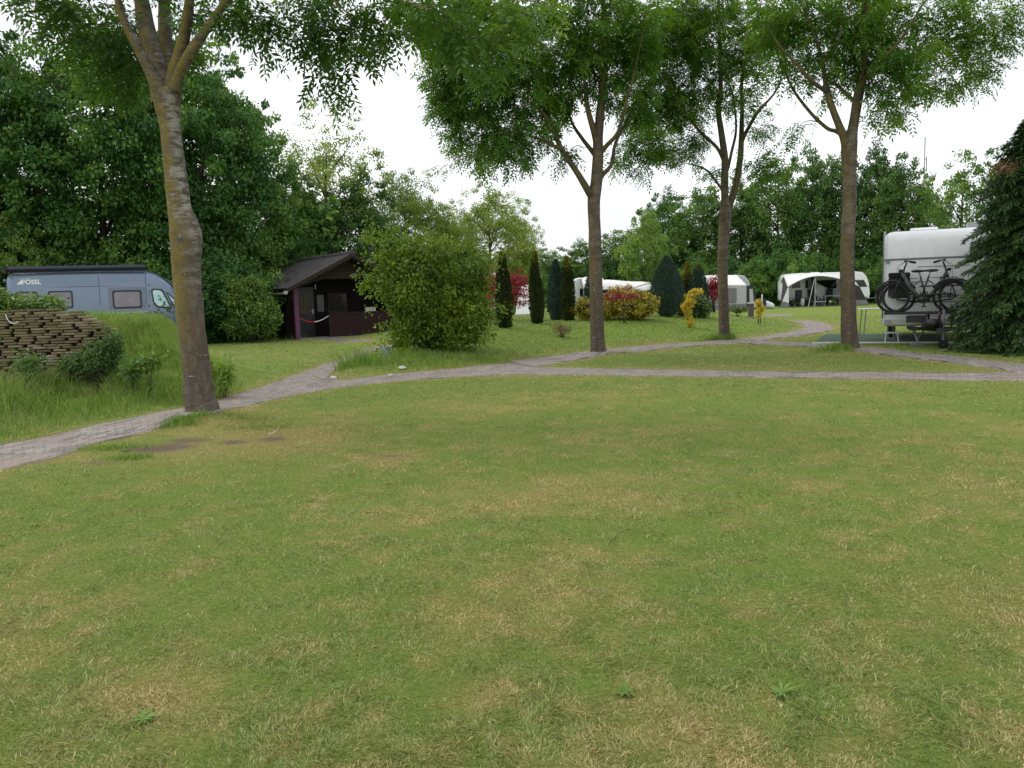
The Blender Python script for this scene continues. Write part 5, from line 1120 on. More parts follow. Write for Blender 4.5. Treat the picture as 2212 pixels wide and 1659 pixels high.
m = MB(); m.box(-.02, .01, .12, .22, .9, 1.5); m.box(-.02, .01, 1.83, 1.93, .9, 1.5); m.build('tail_light', M['redlens'], van, bevel=.01)
# lettering
def text(name, body, size, mat, parent, loc, rot, ext=.002, shear=0.0, bold=.0):
    cu = bpy.data.curves.new(name, 'FONT'); cu.body = body; cu.size = size; cu.extrude = ext; cu.shear = shear; cu.offset = bold; cu.space_character = 1.05
    to = bpy.data.objects.new(name, cu); C.objects.link(to); dg = bpy.context.evaluated_depsgraph_get(); me = bpy.data.meshes.new_from_object(to.evaluated_get(dg)); bpy.data.objects.remove(to); 
    me.materials.clear(); me.materials.append(mat); o = link(name, me, parent); o.location = loc; o.rotation_euler = rot; return o
til = math.atan2(vside(1, 2.3) - vside(1, 2.1), .2)
text('lettering', 'PÖSSL', .20, M['whitep'], van, (.50, vside(.8, 2.20) - .008, 2.18), (R_(90) - til, 0, 0), .003, .0, .006)
m = MB(); y_ = vside(.5, 2.2) - .006; m.prism([(.34, 2.18), (.50, 2.18), (.56, 2.32), (.50, 2.32)], y_, y_ + .01); m.prism([(.46, 2.335), (.80, 2.335), (.80, 2.35), (.44, 2.35)], y_, y_ + .01); m.build('emblem', M['whitep'], van)
# ------------------------------------------------------------------ caravans
def cara_profile(L, H, z0=.42, nose=.55, rear=.12):
    """side outline, x from rear (0) to nose (L)"""
    P = [(.05, z0), (0, z0 + .25), (.02, H - .45), (rear * .8 + .06, H - .12), (rear + .3, H)]
    P += [(L - nose - .5, H), (L - nose, H - .07), (L - nose * .5, H - .38), (L - nose * .18, z0 + 1.15), (L - .03, z0 + .62), (L, z0 + .35), (L - .08, z0)]
    return P
def caravan(label, loc, rz, L=5.6, H=2.5, W=2.2, mat='white', side_windows=(), door=None, swoosh=False, flip=1, tail=True, name='caravan', front_window=True, group='white touring caravans', height_off=0):
    c = thing(name, label, 'caravan', loc, rz, group)
    P = cara_profile(L, H); b = MB().prism(P, 0, W).build('body', M[mat], c, bevel=.07, seg=3)
    for yy in (-.006, W + .002):
        near = yy < 0; d0, d1 = (yy - .006, yy + .012) if near else (yy - .008, yy + .012)
        m = MB(); m.prism([(.3, .46), (L - .2, .46), (L - .2, .56), (.3, .56)], d0 + (.002 if near else 0), d1); m.build('skirt_rail', M['trim'], c)
        for (x0, x1, z0, z1) in side_windows:
            m = MB(); m.prism(rrect(x0, x1, z0, z1, .07), d0, d1); wf = m.build('window', M['glass'], c)
    if door:
        x0, x1 = door; m = MB(); m.box(x0, x1, -.03, .02, .55, 2.2); dd = m.build('doorway', M['black'], c)
        m = MB(); m.box(x0 - .05, x0 - .02, -.62, -.03, .55, 2.2); m.build('open_door', M['mid_fab'], c, bevel=.02)
    if swoosh:
        x0, x1 = swoosh; m = MB(); m.prism([(x0, 1.86), (x1, 1.88), (x1, 1.25), (x1 - .6, 1.22), (x0 + .5, 1.45), (x0 + .12, 1.62)], -.016, .01); m.build('window', M['glass'], c)
    if front_window:
        # raked dark window across the nose
        m = MB(); q = [(L - .5 * .55 - .02, H - .42), (L - .18 * .55, 1.60), (L - .18 * .55 + .02, 1.57)]
        x_a, z_a = L - .55 * .5, H - .38; x_b, z_b = L - .55 * .18, .42 + 1.15; n = Vector((z_a - z_b, 0, x_b - x_a)).normalized() * .02
        n = Vector((abs(n.x), 0, abs(n.z)))
        vs = [Vector((x_a, .15, z_a)) + n, Vector((x_a, W - .15, z_a)) + n, Vector((x_b, W - .15, z_b)) + n, Vector((x_b, .15, z_b)) + n]; vs += [v - n * 2 for v in vs]
        m.add(vs, [(0, 1, 2, 3), (4, 7, 6, 5), (0, 4, 5, 1), (1, 5, 6, 2), (2, 6, 7, 3), (3, 7, 4, 0)]); m.build('window', M['glass'], c)
    if tail:
        m = MB(); m.box(-.025, .02, .12, .42, .95, 1.10); m.build('tail_light', M['redlens'], c, bevel=.01); m = MB(); m.box(-.025, .02, W - .42, W - .12, .95, 1.10); m.build('tail_light', M['redlens'], c, bevel=.01)
        m = MB(); m.box(-.03, .03, .3, W - .3, 1.35, 1.95); m.build('window', M['glass'], c, bevel=.02); m = MB(); m.box(-.05, .03, .02, W - .02, .48, .66); m.build('bumper', M['mid_fab'], c, bevel=.02)
    for yy in (.12, W - .12):
        wl = MB().ring((L * .46, yy, .33), .23, .09, 'y', 24, 6).build('wheel', M['rubber'], c, True); MB().tube([(L * .46, yy - .06, .33), (L * .46, yy + .06, .33)], .17, 16).build('rim', M['galv'], wl)
    m = MB(); m.box(L * .35, L * .35 + .5, W * .35, W * .35 + .5, H - .0 + .0, H + .06); m.build('roof_hatch', M['white'], c, bevel=.02)
    m = MB(); m.tube([(L - .3, W / 2 - .5, .42), (L + 1.1, W / 2, .42)], .035, 6); m.tube([(L - .3, W / 2 + .5, .42), (L + 1.1, W / 2, .42)], .035, 6); m.box(L + 1.0, L + 1.3, W / 2 - .05, W / 2 + .05, .38, .5); m.build('drawbar', M['galv'], c)
    jw = MB().tube([(L + .95, W / 2 + .08, .1), (L + .95, W / 2 + .08, .75)], .025, 8).build('jockey_stand', M['galv'], c); MB().ring((L + .95, W / 2 + .08, .1), .07, .035, 'y', 16, 6).build('jockey_wheel', M['rubber'], jw, True)
    return c
def loc_of(px, Y): q = place(px, Y); return q
# E: far caravan behind the arched awning
yE = gp(1720, 664).y; pE = place(1685, yE)
uE = yE / F                        # metres per pixel there
def E(px): return (px - 1685) * uE
def nose_glass(c, L):
    m = MB(); m.prism([(L - 1.25, 1.80), (L - .50, 1.80), (L - .22, 1.28), (L - 1.05, 1.30)], -.016, .01); m.build('window', M['glass'], c)
cE = caravan('far white caravan with a dark swoosh window and open door, under the arched awning', (pE.x + E(1730), yE + 2.7, pE.z), 0, L=(1908 - 1730) * uE * 1.05, H=2.42, side_windows=((.30, .95, 1.35, 1.85), (1.32, 1.55, 1.3, 1.9)), door=(1.52, 2.0), swoosh=(2.1, 3.6), tail=False)
nose_glass(cE, (1908 - 1730) * uE * 1.05)
aw = thing('arched_awning', 'grey and cream arched awning pitched open in front of the far caravan', 'awning', (pE.x, yE, pE.z))
WA = E(1876); K = 24; J = 6; Vv = []
def arch(u): return 1.45 + .75 * math.sin(math.pi * min(max((u * WA + .35) / (WA + .35), 0), 1)) ** .75
xa0, xa1 = .75, WA - .75
def roof_z(u): 
    return .35 + 1.85 * max(0.0, 1 - abs((u - .42) / .58) ** 2.3) ** .62 if False else 2.08 - 1.0 * abs((u - .40) / .60) ** 2.4
for j in range(J + 1):
    v = j / J
    for i in range(K + 1):
        u = i / K; xf = xa0 * .75 + u * (xa1 - xa0 * .55); xb = 1.15 + u * (WA - 1.6); zf = 2.12 - (.72 * ((.42 - u) / .42) ** 2.0 if u < .42 else .85 * ((u - .42) / .58) ** 1.8); zb = 2.36 - .12 * abs(u - .45)
        x = xf * (1 - v) + xb * v; z = zf * (1 - v) + zb * v + .10 * math.sin(math.pi * v); Vv.append((x, .1 + 2.58 * v, z))
Q = np.array([(j * (K + 1) + i, j * (K + 1) + i + 1, (j + 1) * (K + 1) + i + 1, (j + 1) * (K + 1) + i) for j in range(J) for i in range(K)])
o = link('canopy', np_mesh('canopy', Vv, Q, None, M['white2'], smooth=True), aw); so = o.modifiers.new('s', 'SOLIDIFY'); so.thickness = .02
fr = [Vv[i] for i in range(K + 1)]
m = MB(); m.tube([(v[0], v[1] - .02, v[2] + .01) for v in fr], .03, 6); m.build('front_arch_edge', M['grey_fab'], aw, True)
fl = fr[0]; frr = fr[-1]
def quadpanel(name, pts, mat, th=.015):
    m = MB(); a_, b_, c_, d_ = [Vector(p) for p in pts]; n = (b_ - a_).cross(d_ - a_).normalized() * th; m.add([a_, b_, c_, d_, a_ + n, b_ + n, c_ + n, d_ + n], [(0, 1, 2, 3), (7, 6, 5, 4), (0, 4, 5, 1), (1, 5, 6, 2), (2, 6, 7, 3), (3, 7, 4, 0)]); return m.build(name, mat, aw)
def mixp(a, b, t): return tuple(a[i] * (1 - t) + b[i] * t for i in range(3))
FL = (0, 0, .02); FL2 = (.62, 0, .02); o = quadpanel('left_front_wall', [mixp(FL, fl, .32), mixp(FL2, (fl[0] + .08, fl[1], fl[2]), .22), (fl[0] + .08, fl[1], fl[2] + .02), fl], M['white2'])
quadpanel('left_wall_skirt', [FL, FL2, mixp(FL2, (fl[0] + .08, fl[1], fl[2]), .215), mixp(FL, fl, .315)], M['grey_fab'])
quadpanel('left_side_wall', [(.01, .03, 0), (1.12, 2.68, 0), (1.15, 2.66, 2.28), (fl[0], fl[1] + .03, fl[2])], M['dark_fab'])
RL = (WA, 0, .02); RL2 = (WA - 1.5, 0, .02); quadpanel('right_front_wall', [mixp(RL2, (frr[0] - 1.2, 0, frr[2]), .3), mixp(RL, frr, .3), frr, (frr[0] - .9, .05, frr[2] + .42)], M['dark_fab'])
quadpanel('right_wall_skirt', [RL2, RL, mixp(RL, frr, .29), mixp(RL2, (frr[0] - 1.2, 0, frr[2]), .29)], M['grey_fab'])
quadpanel('right_side_wall', [(WA - .02, .03, 0), (WA - .4, 2.66, 0), (WA - .42, 2.64, 2.2), (frr[0] - .01, frr[1] + .03, frr[2])], M['grey_fab'])
m = MB(); m.tube([(E(1672 + 15 + 1745 - 1687), -.05, 0), (E(1762), .3, 2.0)], .03, 6); m.build('prop_pole', M['alu'], aw); m = MB(); m.tube([(E(1763), .25, .0), (E(1763), .25, 2.1)], .04, 6); m.build('prop_pole', M['alu'], aw)
m = MB(); m.box(.4, WA - .3, .15, 2.6, .004, .02); m.build('groundsheet', M['grey_fab'], aw)
# furniture under the awning
def camp_chair():
    r = thing('camping_chair', '', 'chair'); m = MB()
    m.box(-.25, .25, -.25, .22, .42, .46); m.build('seat', M['dark_fab'], r, bevel=.01)
    Mx = Matrix.Translation((0, .22, .44)) @ Matrix.Rotation(R_(-16), 4, 'X'); m = MB(); m.box(-.24, .24, -.02, .02, 0, .78, Mx); m.build('backrest', M['dark_fab'], r, bevel=.01)
    for s in (-1, 1):
        m = MB(); m.tube([(s * .27, -.28, 0), (s * .27, .24, .62)], .016, 6); m.build('leg', M['alu'], r); m = MB(); m.tube([(s * .27, .30, 0), (s * .27, -.24, .62)], .016, 6); m.build('leg', M['alu'], r)
        m = MB(); m.box(s * .27 - .03, s * .27 + .03, -.26, .26, .62, .65); m.build('armrest', M['black'], r, bevel=.008)
    return r
proto = camp_chair(); CG = 'camping chairs under the arched awning'
for i, (px, dy, rz, lab) in enumerate(((1776, 1.5, 1.9, 'dark camping chair beside the open caravan door, reclined towards the table'), (1792, 1.7, 1.3, 'upright dark camping chair between the door and the folding table'), (1812, 1.9, -.6, 'camping chair at the right, behind the folding table'), (1716, .9, .6, 'low camping chair at the far left inside the awning'), (1738, 1.0, 2.6, 'camping chair left of the tent pole, turned away'))):
    c = proto if i == 0 else copy_tree(proto); c.location = (pE.x + E(px), yE + dy, pE.z + .02); c.rotation_euler = (0, 0, rz); tagp(c, lab, 'chair', CG)
def camp_table(loc, w, d, h, lab, top='mid_fab', group=None):
    r = thing('folding_table', lab, 'table', loc, 0, group); m = MB(); m.box(-w / 2, w / 2, -d / 2, d / 2, h - .03, h); m.build('tabletop', M[top], r, bevel=.008)
    for s in (-1, 1):
        for q in (-1, 1):
            m = MB(); m.tube([(s * (w / 2 - .02), q * (d / 2 - .03), 0), (s * (w / 2 - .08), q * (d / 2 - .06), h - .03)], .014, 6); m.build('leg', M['alu'], r)
    return r
camp_table((pE.x + E(1805), yE + .9, pE.z + .02), 1.1, .7, .72, 'grey folding table among the chairs under the awning')
camp_table((pE.x + E(1721), yE + 1.7, pE.z + .02), 1.0, .5, .86, 'high kitchen table at the left inside the arched awning')
ft = thing('footrest', 'low slatted metal footrest in front of the caravan door', 'stool', (pE.x + E(1775), yE + .6, pE.z + .02))
m = MB(); m.box(-.45, .45, -.2, .2, .30, .34); m.build('seat', M['alu'], ft, bevel=.005)
for s in (-1, 1): m = MB(); m.tube([(s * .4, -.2, 0), (s * .3, .18, .3)], .015, 6); m.tube([(s * .4, .2, 0), (s * .3, -.18, .3)], .015, 6); m.build('leg', M['alu'], ft)
gb = thing('grey_rucksack', 'pale grey bag standing at the awning entrance beside the slanted pole', 'bag', (pE.x + E(1739), yE + .5, pE.z + .02)); m = MB(); m.ball((0, 0, .33), (.15, .13, .32)); m.build('bag_body', M['mid_fab'], gb, True); m = MB(); m.tube([(-.08, -.1, .6), (0, -.12, .72), (.08, -.1, .6)], .012, 6); m.build('strap', M['dark_fab'], gb, True)
# D: caravan with grey awning
yD = yE - 1.5; pD = place(1530, yD); uD = yD / F
cD = caravan('silver-nosed caravan behind the third ash, with a grey awning before it', (pD.x - .6, yD + 2.5, pD.z), 0, L=(1640 - 1530) * uD + .9, H=2.42, mat='silver', side_windows=((.4, 1.2, 1.3, 1.85),), tail=False, group=None)
ad = thing('closed_awning', 'grey closed tent awning with curtained windows, left of the trailer cover', 'awning', pD)
WD = (1612 - 1530) * uD; m = MB(); m.prism([(0, 1.95), (WD, 1.75), (WD - .1, 2.38), (.1, 2.4)], .0, .03)
m = MB(); m.add([(0, 0, 1.72), (WD, 0, 1.62), (WD + .05, 2.45, 2.36), (0, 2.45, 2.4), (0, 0, 1.78), (WD, 0, 1.68), (WD + .05, 2.45, 2.42), (0, 2.45, 2.46)], [(0, 1, 2, 3), (7, 6, 5, 4), (0, 4, 5, 1), (1, 5, 6, 2), (2, 6, 7, 3), (3, 7, 4, 0)]); m.build('roof', M['white2'], ad, bevel=.01)
m = MB(); m.prism([(0, .4), (WD, .4), (WD, 1.62), (0, 1.72)], .0, .03); m.build('front_wall', M['mid_fab'], ad)
m = MB(); m.prism([(0, .0), (WD, .0), (WD, .395), (0, .395)], -.01, .03); m.build('skirt', M['grey_fab'], ad)
for x0, x1 in ((.15, .95), (1.35, 1.95)):
    m = MB(); m.prism(rrect(x0, x1, .45, 1.5, .12), -.012, -.002); m.build('window', M['grey_fab'], ad)
m = MB(); m.prism([(WD, 0), (WD + .9, 0), (WD + .45, 1.72), (WD + .12, 1.62), (WD, 1.62)], -.0, .03); m.build('corner_wall', M['dark_fab'], ad); m = MB(); m.prism([(WD + .22, .3), (WD + .52, .3), (WD + .42, 1.4), (WD + .2, 1.4)], -.02, -.003); m.build('corner_window', M['mid_fab'], ad)
tcv = thing('covered_trailer', 'small object wrapped in a white cover on the grass beside the silver caravan', 'cover', place(1659, yD + .5)); me = bpy.data.meshes.new('cover'); bm = bmesh.new(); bmesh.ops.create_icosphere(bm, subdivisions=3, radius=.5)
for v in bm.verts:
    f_ = 1 + .12 * math.sin(v.co.x * 9 + v.co.z * 7); v.co = Vector((v.co.x * 1.3 * f_ + (.25 * v.co.x if v.co.x > 0 else 0), v.co.y * .9, max(-.42, v.co.z * .9 * f_ - .25 * v.co.x)))
bm.to_mesh(me); bm.free(); me.materials.append(M['tarp']); o = link('cover', me, tcv); o.location.z = .26; o.scale = (.62, .6, .6); MB().box(-.3, .3, -.15, .15, .0, .06).build('trailer_frame', M['black'], tcv)
tj = thing('jack_stand', 'thin white upright stand with dark case right of the silver caravan', 'stand', place(1646, yD + .3)); MB().box(-.04, .04, -.03, .03, 0, 1.0).build('upright', M['whitep'], tj, bevel=.01); MB().box(.06, .26, -.1, .1, 0, .7).build('case', M['black'], tj, bevel=.02)
# C: caravan and white awning roofs behind the mound
yC = 54.0; uC = yC / F; pC = place(1245, yC)
caravan('white caravan whose roof shows between the slender yew and the second ash trunk', (pC.x, yC + 2.6, pC.z), 0, L=(1325 - 1240) * uC, H=at(1250, 600, yC + 2.6).z - pC.z, side_windows=((.5, 1.2, 1.2, 1.8),), tail=False)
ac = thing('white_awning', 'long white awning roof with dark walls behind the variegated mounds', 'awning', place(1262, yC)); WC = (1412 - 1262) * uC; zc = at(1300, 603, yC).z; zd = at(1400, 626, yC).z
zl = [at(1262 + 150 * k / 8, (600, 604, 606, 604, 605, 607, 608, 608, 610)[k], yC + 1.5).z - hz(0, yC) for k in range(9)]; zf = [at(1262 + 150 * k / 8, (622, 623, 626, 624, 626, 629, 630, 627, 624)[k], yC).z - hz(0, yC) for k in range(9)]
V = []; 
for k in range(9): V += [(WC * k / 8, 0, zf[k]), (WC * k / 8, 1.5, zl[k]), (WC * k / 8, 3.0, zl[k] - .05)]
o = link('roof', np_mesh('roof', V, np.array([(3 * k + j, 3 * k + 3 + j, 3 * k + 4 + j, 3 * k + 1 + j) for k in range(8) for j in (0, 1)]), None, M['white2'], smooth=False), ac); so = o.modifiers.new('s', 'SOLIDIFY'); so.thickness = .04
m = MB(); m.prism([(.1, 0), (WC - .1, 0), (WC - .1, zf[8] - .05), (.1, zf[0] - .05)], .3, .33); m.build('front_wall', M['dark_fab'], ac)
m = MB(); 
for k in (0, 2, 5, 8): m.tube([(WC * k / 8, .02, 0), (WC * k / 8, .02, zf[k])], .04, 6)
m.build('poles', M['alu'], ac); m = MB(); m.tube([(WC * (.62 + .38 * t), -.04, zf[5] - .02 + (zl[8] - zf[8] + .05) * math.sin(math.pi / 2 * t)) for t in np.linspace(0, 1, 9)], .03, 6); m.build('arched_pole', M['grey_fab'], ac)
# B: caravan seen from its rear end between the yews
yB = 50.0; pB = place(1138, yB); cB = caravan('white caravan with red tail lights facing us between two slender yews', (pB.x + 0.0, yB, pB.z - .05), R_(62), L=5.4, H=at(1180, 603, yB).z - pB.z + .05, W=2.1, side_windows=((1.0, 1.8, 1.2, 1.8),))
cB.location = (pB.x, yB + 1.0, pB.z - .05); cB.rotation_euler = (0, 0, R_(76))
# A: motorhome behind the large bush and red maple
yA = 44.0; pA = place(962, yA); uA = yA / F
mo = thing('motorhome', 'tall white motorhome mostly hidden behind the large bush', 'motorhome', pA); LA = (1092 - 962) * uA * 1.0; HA = at(1050, 588, yA).z - pA.z
P = [(0, .4), (0, HA - .2), (.25, HA), (LA * .8, HA + .02), (LA - .15, HA - .25), (LA, HA - .8), (LA, .4)]; MB().prism(P, 0, 2.2).build('body', M['white'], mo, bevel=.08, seg=3)
m = MB(); m.prism(rrect(.6, 1.4, 1.4, 2.0, .06), -.012, .01); m.build('window', M['glass'], mo); m = MB(); m.prism(rrect(1.9, 2.5, 1.4, 2.0, .06), -.012, .01); m.build('window', M['glass'], mo)
for xx in (.8, LA - .7): MB().ring((xx, .12, .34), .25, .09, 'y', 24, 6).build('wheel', M['rubber'], mo, True)
# pale tent and the striped bumper board by the second yew
ya2 = 40.0; pt = place(1112, ya2); u2 = ya2 / F; tn = thing('ridge_tent', 'pale grey tent side with a dark groundline left of the second slender yew', 'tent', pt)
WT = (1160 - 1112) * u2; zt_ = at(1140, 655, ya2).z - pt.z; zr_ = at(1120, 615, ya2).z - pt.z
m = MB(); m.add([(0, 0, .25), (WT, 0, .25), (WT, 2.4, .25), (0, 2.4, .25), (.35, 1.2, zr_), (WT - .35, 1.2, zr_)], [(0, 1, 5, 4), (2, 3, 4, 5), (0, 4, 3), (1, 2, 5), (0, 3, 2, 1)]); m.build('tent_fabric', M['white2'], tn); m = MB(); m.box(.02, WT - .02, -.02, 2.4, 0, .24); m.build('dark_skirt', M['navy'], tn)
m = MB(); m.box(WT * .40, WT * .52, -.035, -.022, .0, .24); m.build('reflector_stripe', M['whitep'], tn); m = MB(); m.box(WT * .82, WT * .92, -.035, -.022, .08, .2); m.box(WT * .62, WT * .70, -.035, -.022, .02, .1); m.build('red_reflector', M['redlens'], tn)

# service post on the lawn
sp_ = thing('service_post', 'low brown electricity post with a grey lid beside the yellow sapling', 'post', place(1622, 31.5)); MB().box(-.10, .10, -.08, .08, .05, .56).build('post_body', simple('brown_composite', (.10, .075, .07), .7), sp_, bevel=.01); MB().box(-.17, .17, -.13, .13, 0, .05).build('foot', M['timber'], sp_, bevel=.01)
MB().box(-.13, .13, -.12, .12, .56, .62).build('lid', M['mid_fab'], sp_, bevel=.02); MB().box(.11, .20, -.06, .06, .44, .56).build('socket_box', M['whitep'], sp_, bevel=.01)
# antenna mast behind the trees
p = place(1989, 75); an_ = thing('antenna_mast', 'thin antenna mast rising above the trees at the right', 'mast', p); z1 = at(1989, 296, 75).z - p.z; z2 = at(1989, 345, 75).z - p.z
MB().tube([(0, 0, 0), (0, 0, z1)], .05, 6).build('pole', M['galv'], an_); m = MB(); m.tube([(.18, 0, z2 - 1), (.18, 0, z2 + .3)], .05, 6); m.box(-.02, .2, -.02, .02, z2, z2 + .05); m.build('antenna_element', M['galv'], an_)

# ------------------------------------------------------------------ near caravan with two bicycles on its drawbar
yF = 18.2; thF = R_(-26.5); pF = place(1904, yF)
cf = thing('touring_caravan', 'large white caravan at the right, seen from its front, bicycles on the drawbar', 'caravan', (pF.x, yF, pF.z), thF)
WF, HF = 2.32, 2.66
# side outline in y (depth), z; front face at y = 0
PR = [(.10, .44), (.02, .60), (.0, .9), (.0, 1.45), (.03, 1.95), (.07, 2.18), (.16, 2.40), (.32, 2.56), (.55, 2.64), (.9, HF), (5.2, HF), (5.5, 2.5), (5.6, 2.2), (5.6, .44)]
rows = []
for xx, d in ((.0, .17), (.012, .11), (.045, .055), (.10, .02), (.19, 0), (WF - .19, 0), (WF - .10, .02), (WF - .045, .055), (WF - .012, .11), (WF, .17)):
    rows.append([(xx, y_ + (d * .7 if y_ < 1 else -d * .7 if y_ > 5 else 0), z_ - d * max(0, (z_ - 1.9) / .76) + d * .4 * (z_ < .5)) for y_, z_ in PR])
mb_ = MB(); loft(mb_, rows, lambda q: q); ob_ = mb_.build('body', M['white'], cf, True); es = ob_.modifiers.new('es', 'EDGE_SPLIT'); es.split_angle = R_(62)
def fy(z): return np.interp(z, [.44, .6, .9, 1.45, 1.95, 2.18, 2.4, 2.56], [.10, .02, 0, 0, .03, .07, .16, .32])
m = MB(); m.tube([(-.01, fy(1.98) - .012, 1.98), (WF + .01, fy(1.98) - .012, 1.98)], .022, 8); m.build('trim_rail', M['trim'], cf)
m = MB(); m.box(-.012, .022, -.02, 5.5, .5, .58); 
m.tube([(.005, fy(z) - .008 + .0, z) for z in (.5, .9, 1.45, 1.95, 2.18, 2.4)] + [(.005, .34, 2.57), (.01, .6, 2.655), (.01, 5.1, 2.67)], .016, 6)
m.tube([(WF - .005, fy(z) - .008, z) for z in (.5, .9, 1.45, 1.95, 2.18, 2.4)] + [(WF - .005, .34, 2.57), (WF - .01, .6, 2.655)], .016, 6); m.build('corner_moulding', M['trim'], cf, True)
m = MB()
for z0, x0, x1 in ((1.78, .7, 1.75), (1.44, .45, 1.0), (1.12, .3, 2.0), (.98, .3, 2.0)): m.box(x0, x1, fy(z0) - .008, fy(z0) + .01, z0, z0 + .018)
m.build('pressed_groove', M['trim'], cf)
m = MB(); m.prism([(-.0, .46), (-.06, .48), (-.06, .62), (.0, .64)], .0, WF, 'yz'); m.build('front_bumper', M['white2'], cf, bevel=.015)
m = MB(); m.box(.05, .20, -.075, -.055, .50, .60); m.box(WF - .2, WF - .05, -.075, -.055, .5, .6); m.build('marker_lamp', M['mid_fab'], cf); 
gr = MB(); gr.box(.05, .13, -.05, -.0, 1.90, 1.96); gr.build('grab_handle', M['galv'], cf, bevel=.01)
m = MB(); m.prism([(.75, HF + .0), (1.5, HF + .10), (2.2, HF + .12), (2.3, HF)], .55, 1.15, 'yz'); m.build('roof_hatch', M['white'], cf, bevel=.03); m = MB(); m.box(1.75, 2.1, 1.2, 1.7, HF, HF + .14); m.build('roof_vent', M['mid_fab'], cf, bevel=.03)
m = MB(); m.prism(rrect(1.0, 2.0, 1.2, 1.9, .07), -.012, .01, 'yz'); m.prism(rrect(3.4, 4.4, 1.2, 1.9, .07), -.012, .012, 'yz'); m.build('side_window', M['glass'], cf)
for xx in (.18, WF - .18):
    wl = MB().ring((xx, 2.7, .34), .24, .095, 'x', 28, 8).build('wheel', M['rubber'], cf, True); MB().tube([(xx - .07, 2.7, .34), (xx + .07, 2.7, .34)], .19, 16).build('rim', M['galv'], wl)
m = MB(); m.tube([(.55, .3, .40), (1.15, -1.25, .40)], .04, 6); m.tube([(1.75, .3, .40), (1.15, -1.25, .40)], .04, 6); m.box(1.07, 1.23, -1.55, -1.2, .36, .46); m.box(.55, 1.75, -.35, -.28, .36, .44); m.build('drawbar', M['black'], cf)
jk = MB().tube([(1.22, -1.0, .12), (1.22, -1.0, .85)], .028, 10).build('jockey_stand', M['galv'], cf); MB().ring((1.22, -1.0, .09), .065, .04, 'y', 20, 8).build('jockey_wheel', M['rubber'], jk, True)
for i, xx in enumerate((.62, .98 + .9)):
    m = MB(); m.tube([(xx, .25, .46), (xx + (.14 if i == 0 else -.14), .05, .08)], .03, 6); m.tube([(xx + .35 * (1 if i == 0 else -1), .25, .46), (xx + .12 * (1 if i == 0 else -1), .1, .14)], .02, 6); m.box(xx - .02, xx + .26, -.05, .12, .0, .03); m.build('corner_steady', M['galv'], cf)
# carrier standing on the drawbar
m = MB()
for yy in (-.42, -.68): m.box(.05, 1.75, yy - .035, yy + .035, .735, .765); m.box(.05, 1.75, yy - .045, yy - .035, .735, .79); m.box(.05, 1.75, yy + .035, yy + .045, .735, .79)
m.tube([(.95, -.35, .44), (.95, -.35, .74)], .025, 6); m.tube([(1.4, -.35, .44), (1.4, -.35, .74)], .025, 6); m.tube([(.9, -.8, .70), (.9, -.3, .70)], .02, 6); m.tube([(1.45, -.8, .70), (1.45, -.3, .70)], .02, 6)
m.box(.5, .9, -.60, -.3, .55, .70); m.tube([(1.17, -.35, .44), (1.17, -.34, 1.55)], .022, 6); m.tube([(.75, -.34, 1.35), (1.6, -.34, 1.35)], .018, 6); m.build('bicycle_carrier', M['black'], cf)
m = MB(); m.box(.8, 1.2, -1.1, -.55, .44, .58); m.ball((1.0, -1.2, .56), (.16, .14, .11)); m.build('hitch_cover', M['black'], cf, bevel=.03)
m = MB(); m.tube([(1.12, -1.05, .62), (1.10, -1.1, .70), (1.14, -1.04, .78)], .016, 8); m.build('brake_lever', simple('faded_pink', (.22, .10, .10), .6), cf, True)
MF = Matrix.Translation(cf.location) @ Matrix.Rotation(thF, 4, 'Z')
# the ground mat and its pale edge board
gm = thing('ground_mat', 'dark green groundsheet with a pale edge laid out beside the near caravan', 'mat', MF @ Vector((-1.55, .55, 0)), thF)
m = MB(); m.box(0, 3.0, 0, 3.6, .015, .030); m.build('mat_sheet', M['mat_green'], gm); m = MB(); m.box(-.02, 3.05, -.06, -.02, .012, .05); m.build('pale_edge', M['white2'], gm)
tbl = camp_table((0, 0, 0), .75, .5, .80, 'small white folding table on the mat left of the near caravan', 'whitep'); q = place(1892, 19.6); tbl.location = q + Vector((0, 0, .03)); tbl.rotation_euler = (0, 0, R_(-10))
for o in tbl.children:
    if o.name.startswith('leg'): o.data.materials[0] = M['galv']
awl = thing('step_stool', 'low pale step stool under the front left corner of the near caravan', 'stool', MF @ Vector((.18, .55, .03)), thF); MB().box(-.14, .2, -.15, .15, .22, .25).build('top', M['whitep'], awl, bevel=.01)
for s in (-1, 1): m = MB(); m.tube([(.03 + s * .15, -.15, 0), (.03 + s * .12, -.1, .22)], .012, 6); m.tube([(.03 + s * .15, .15, 0), (.03 + s * .12, .1, .22)], .012, 6); m.build('leg', M['whitep'], awl)
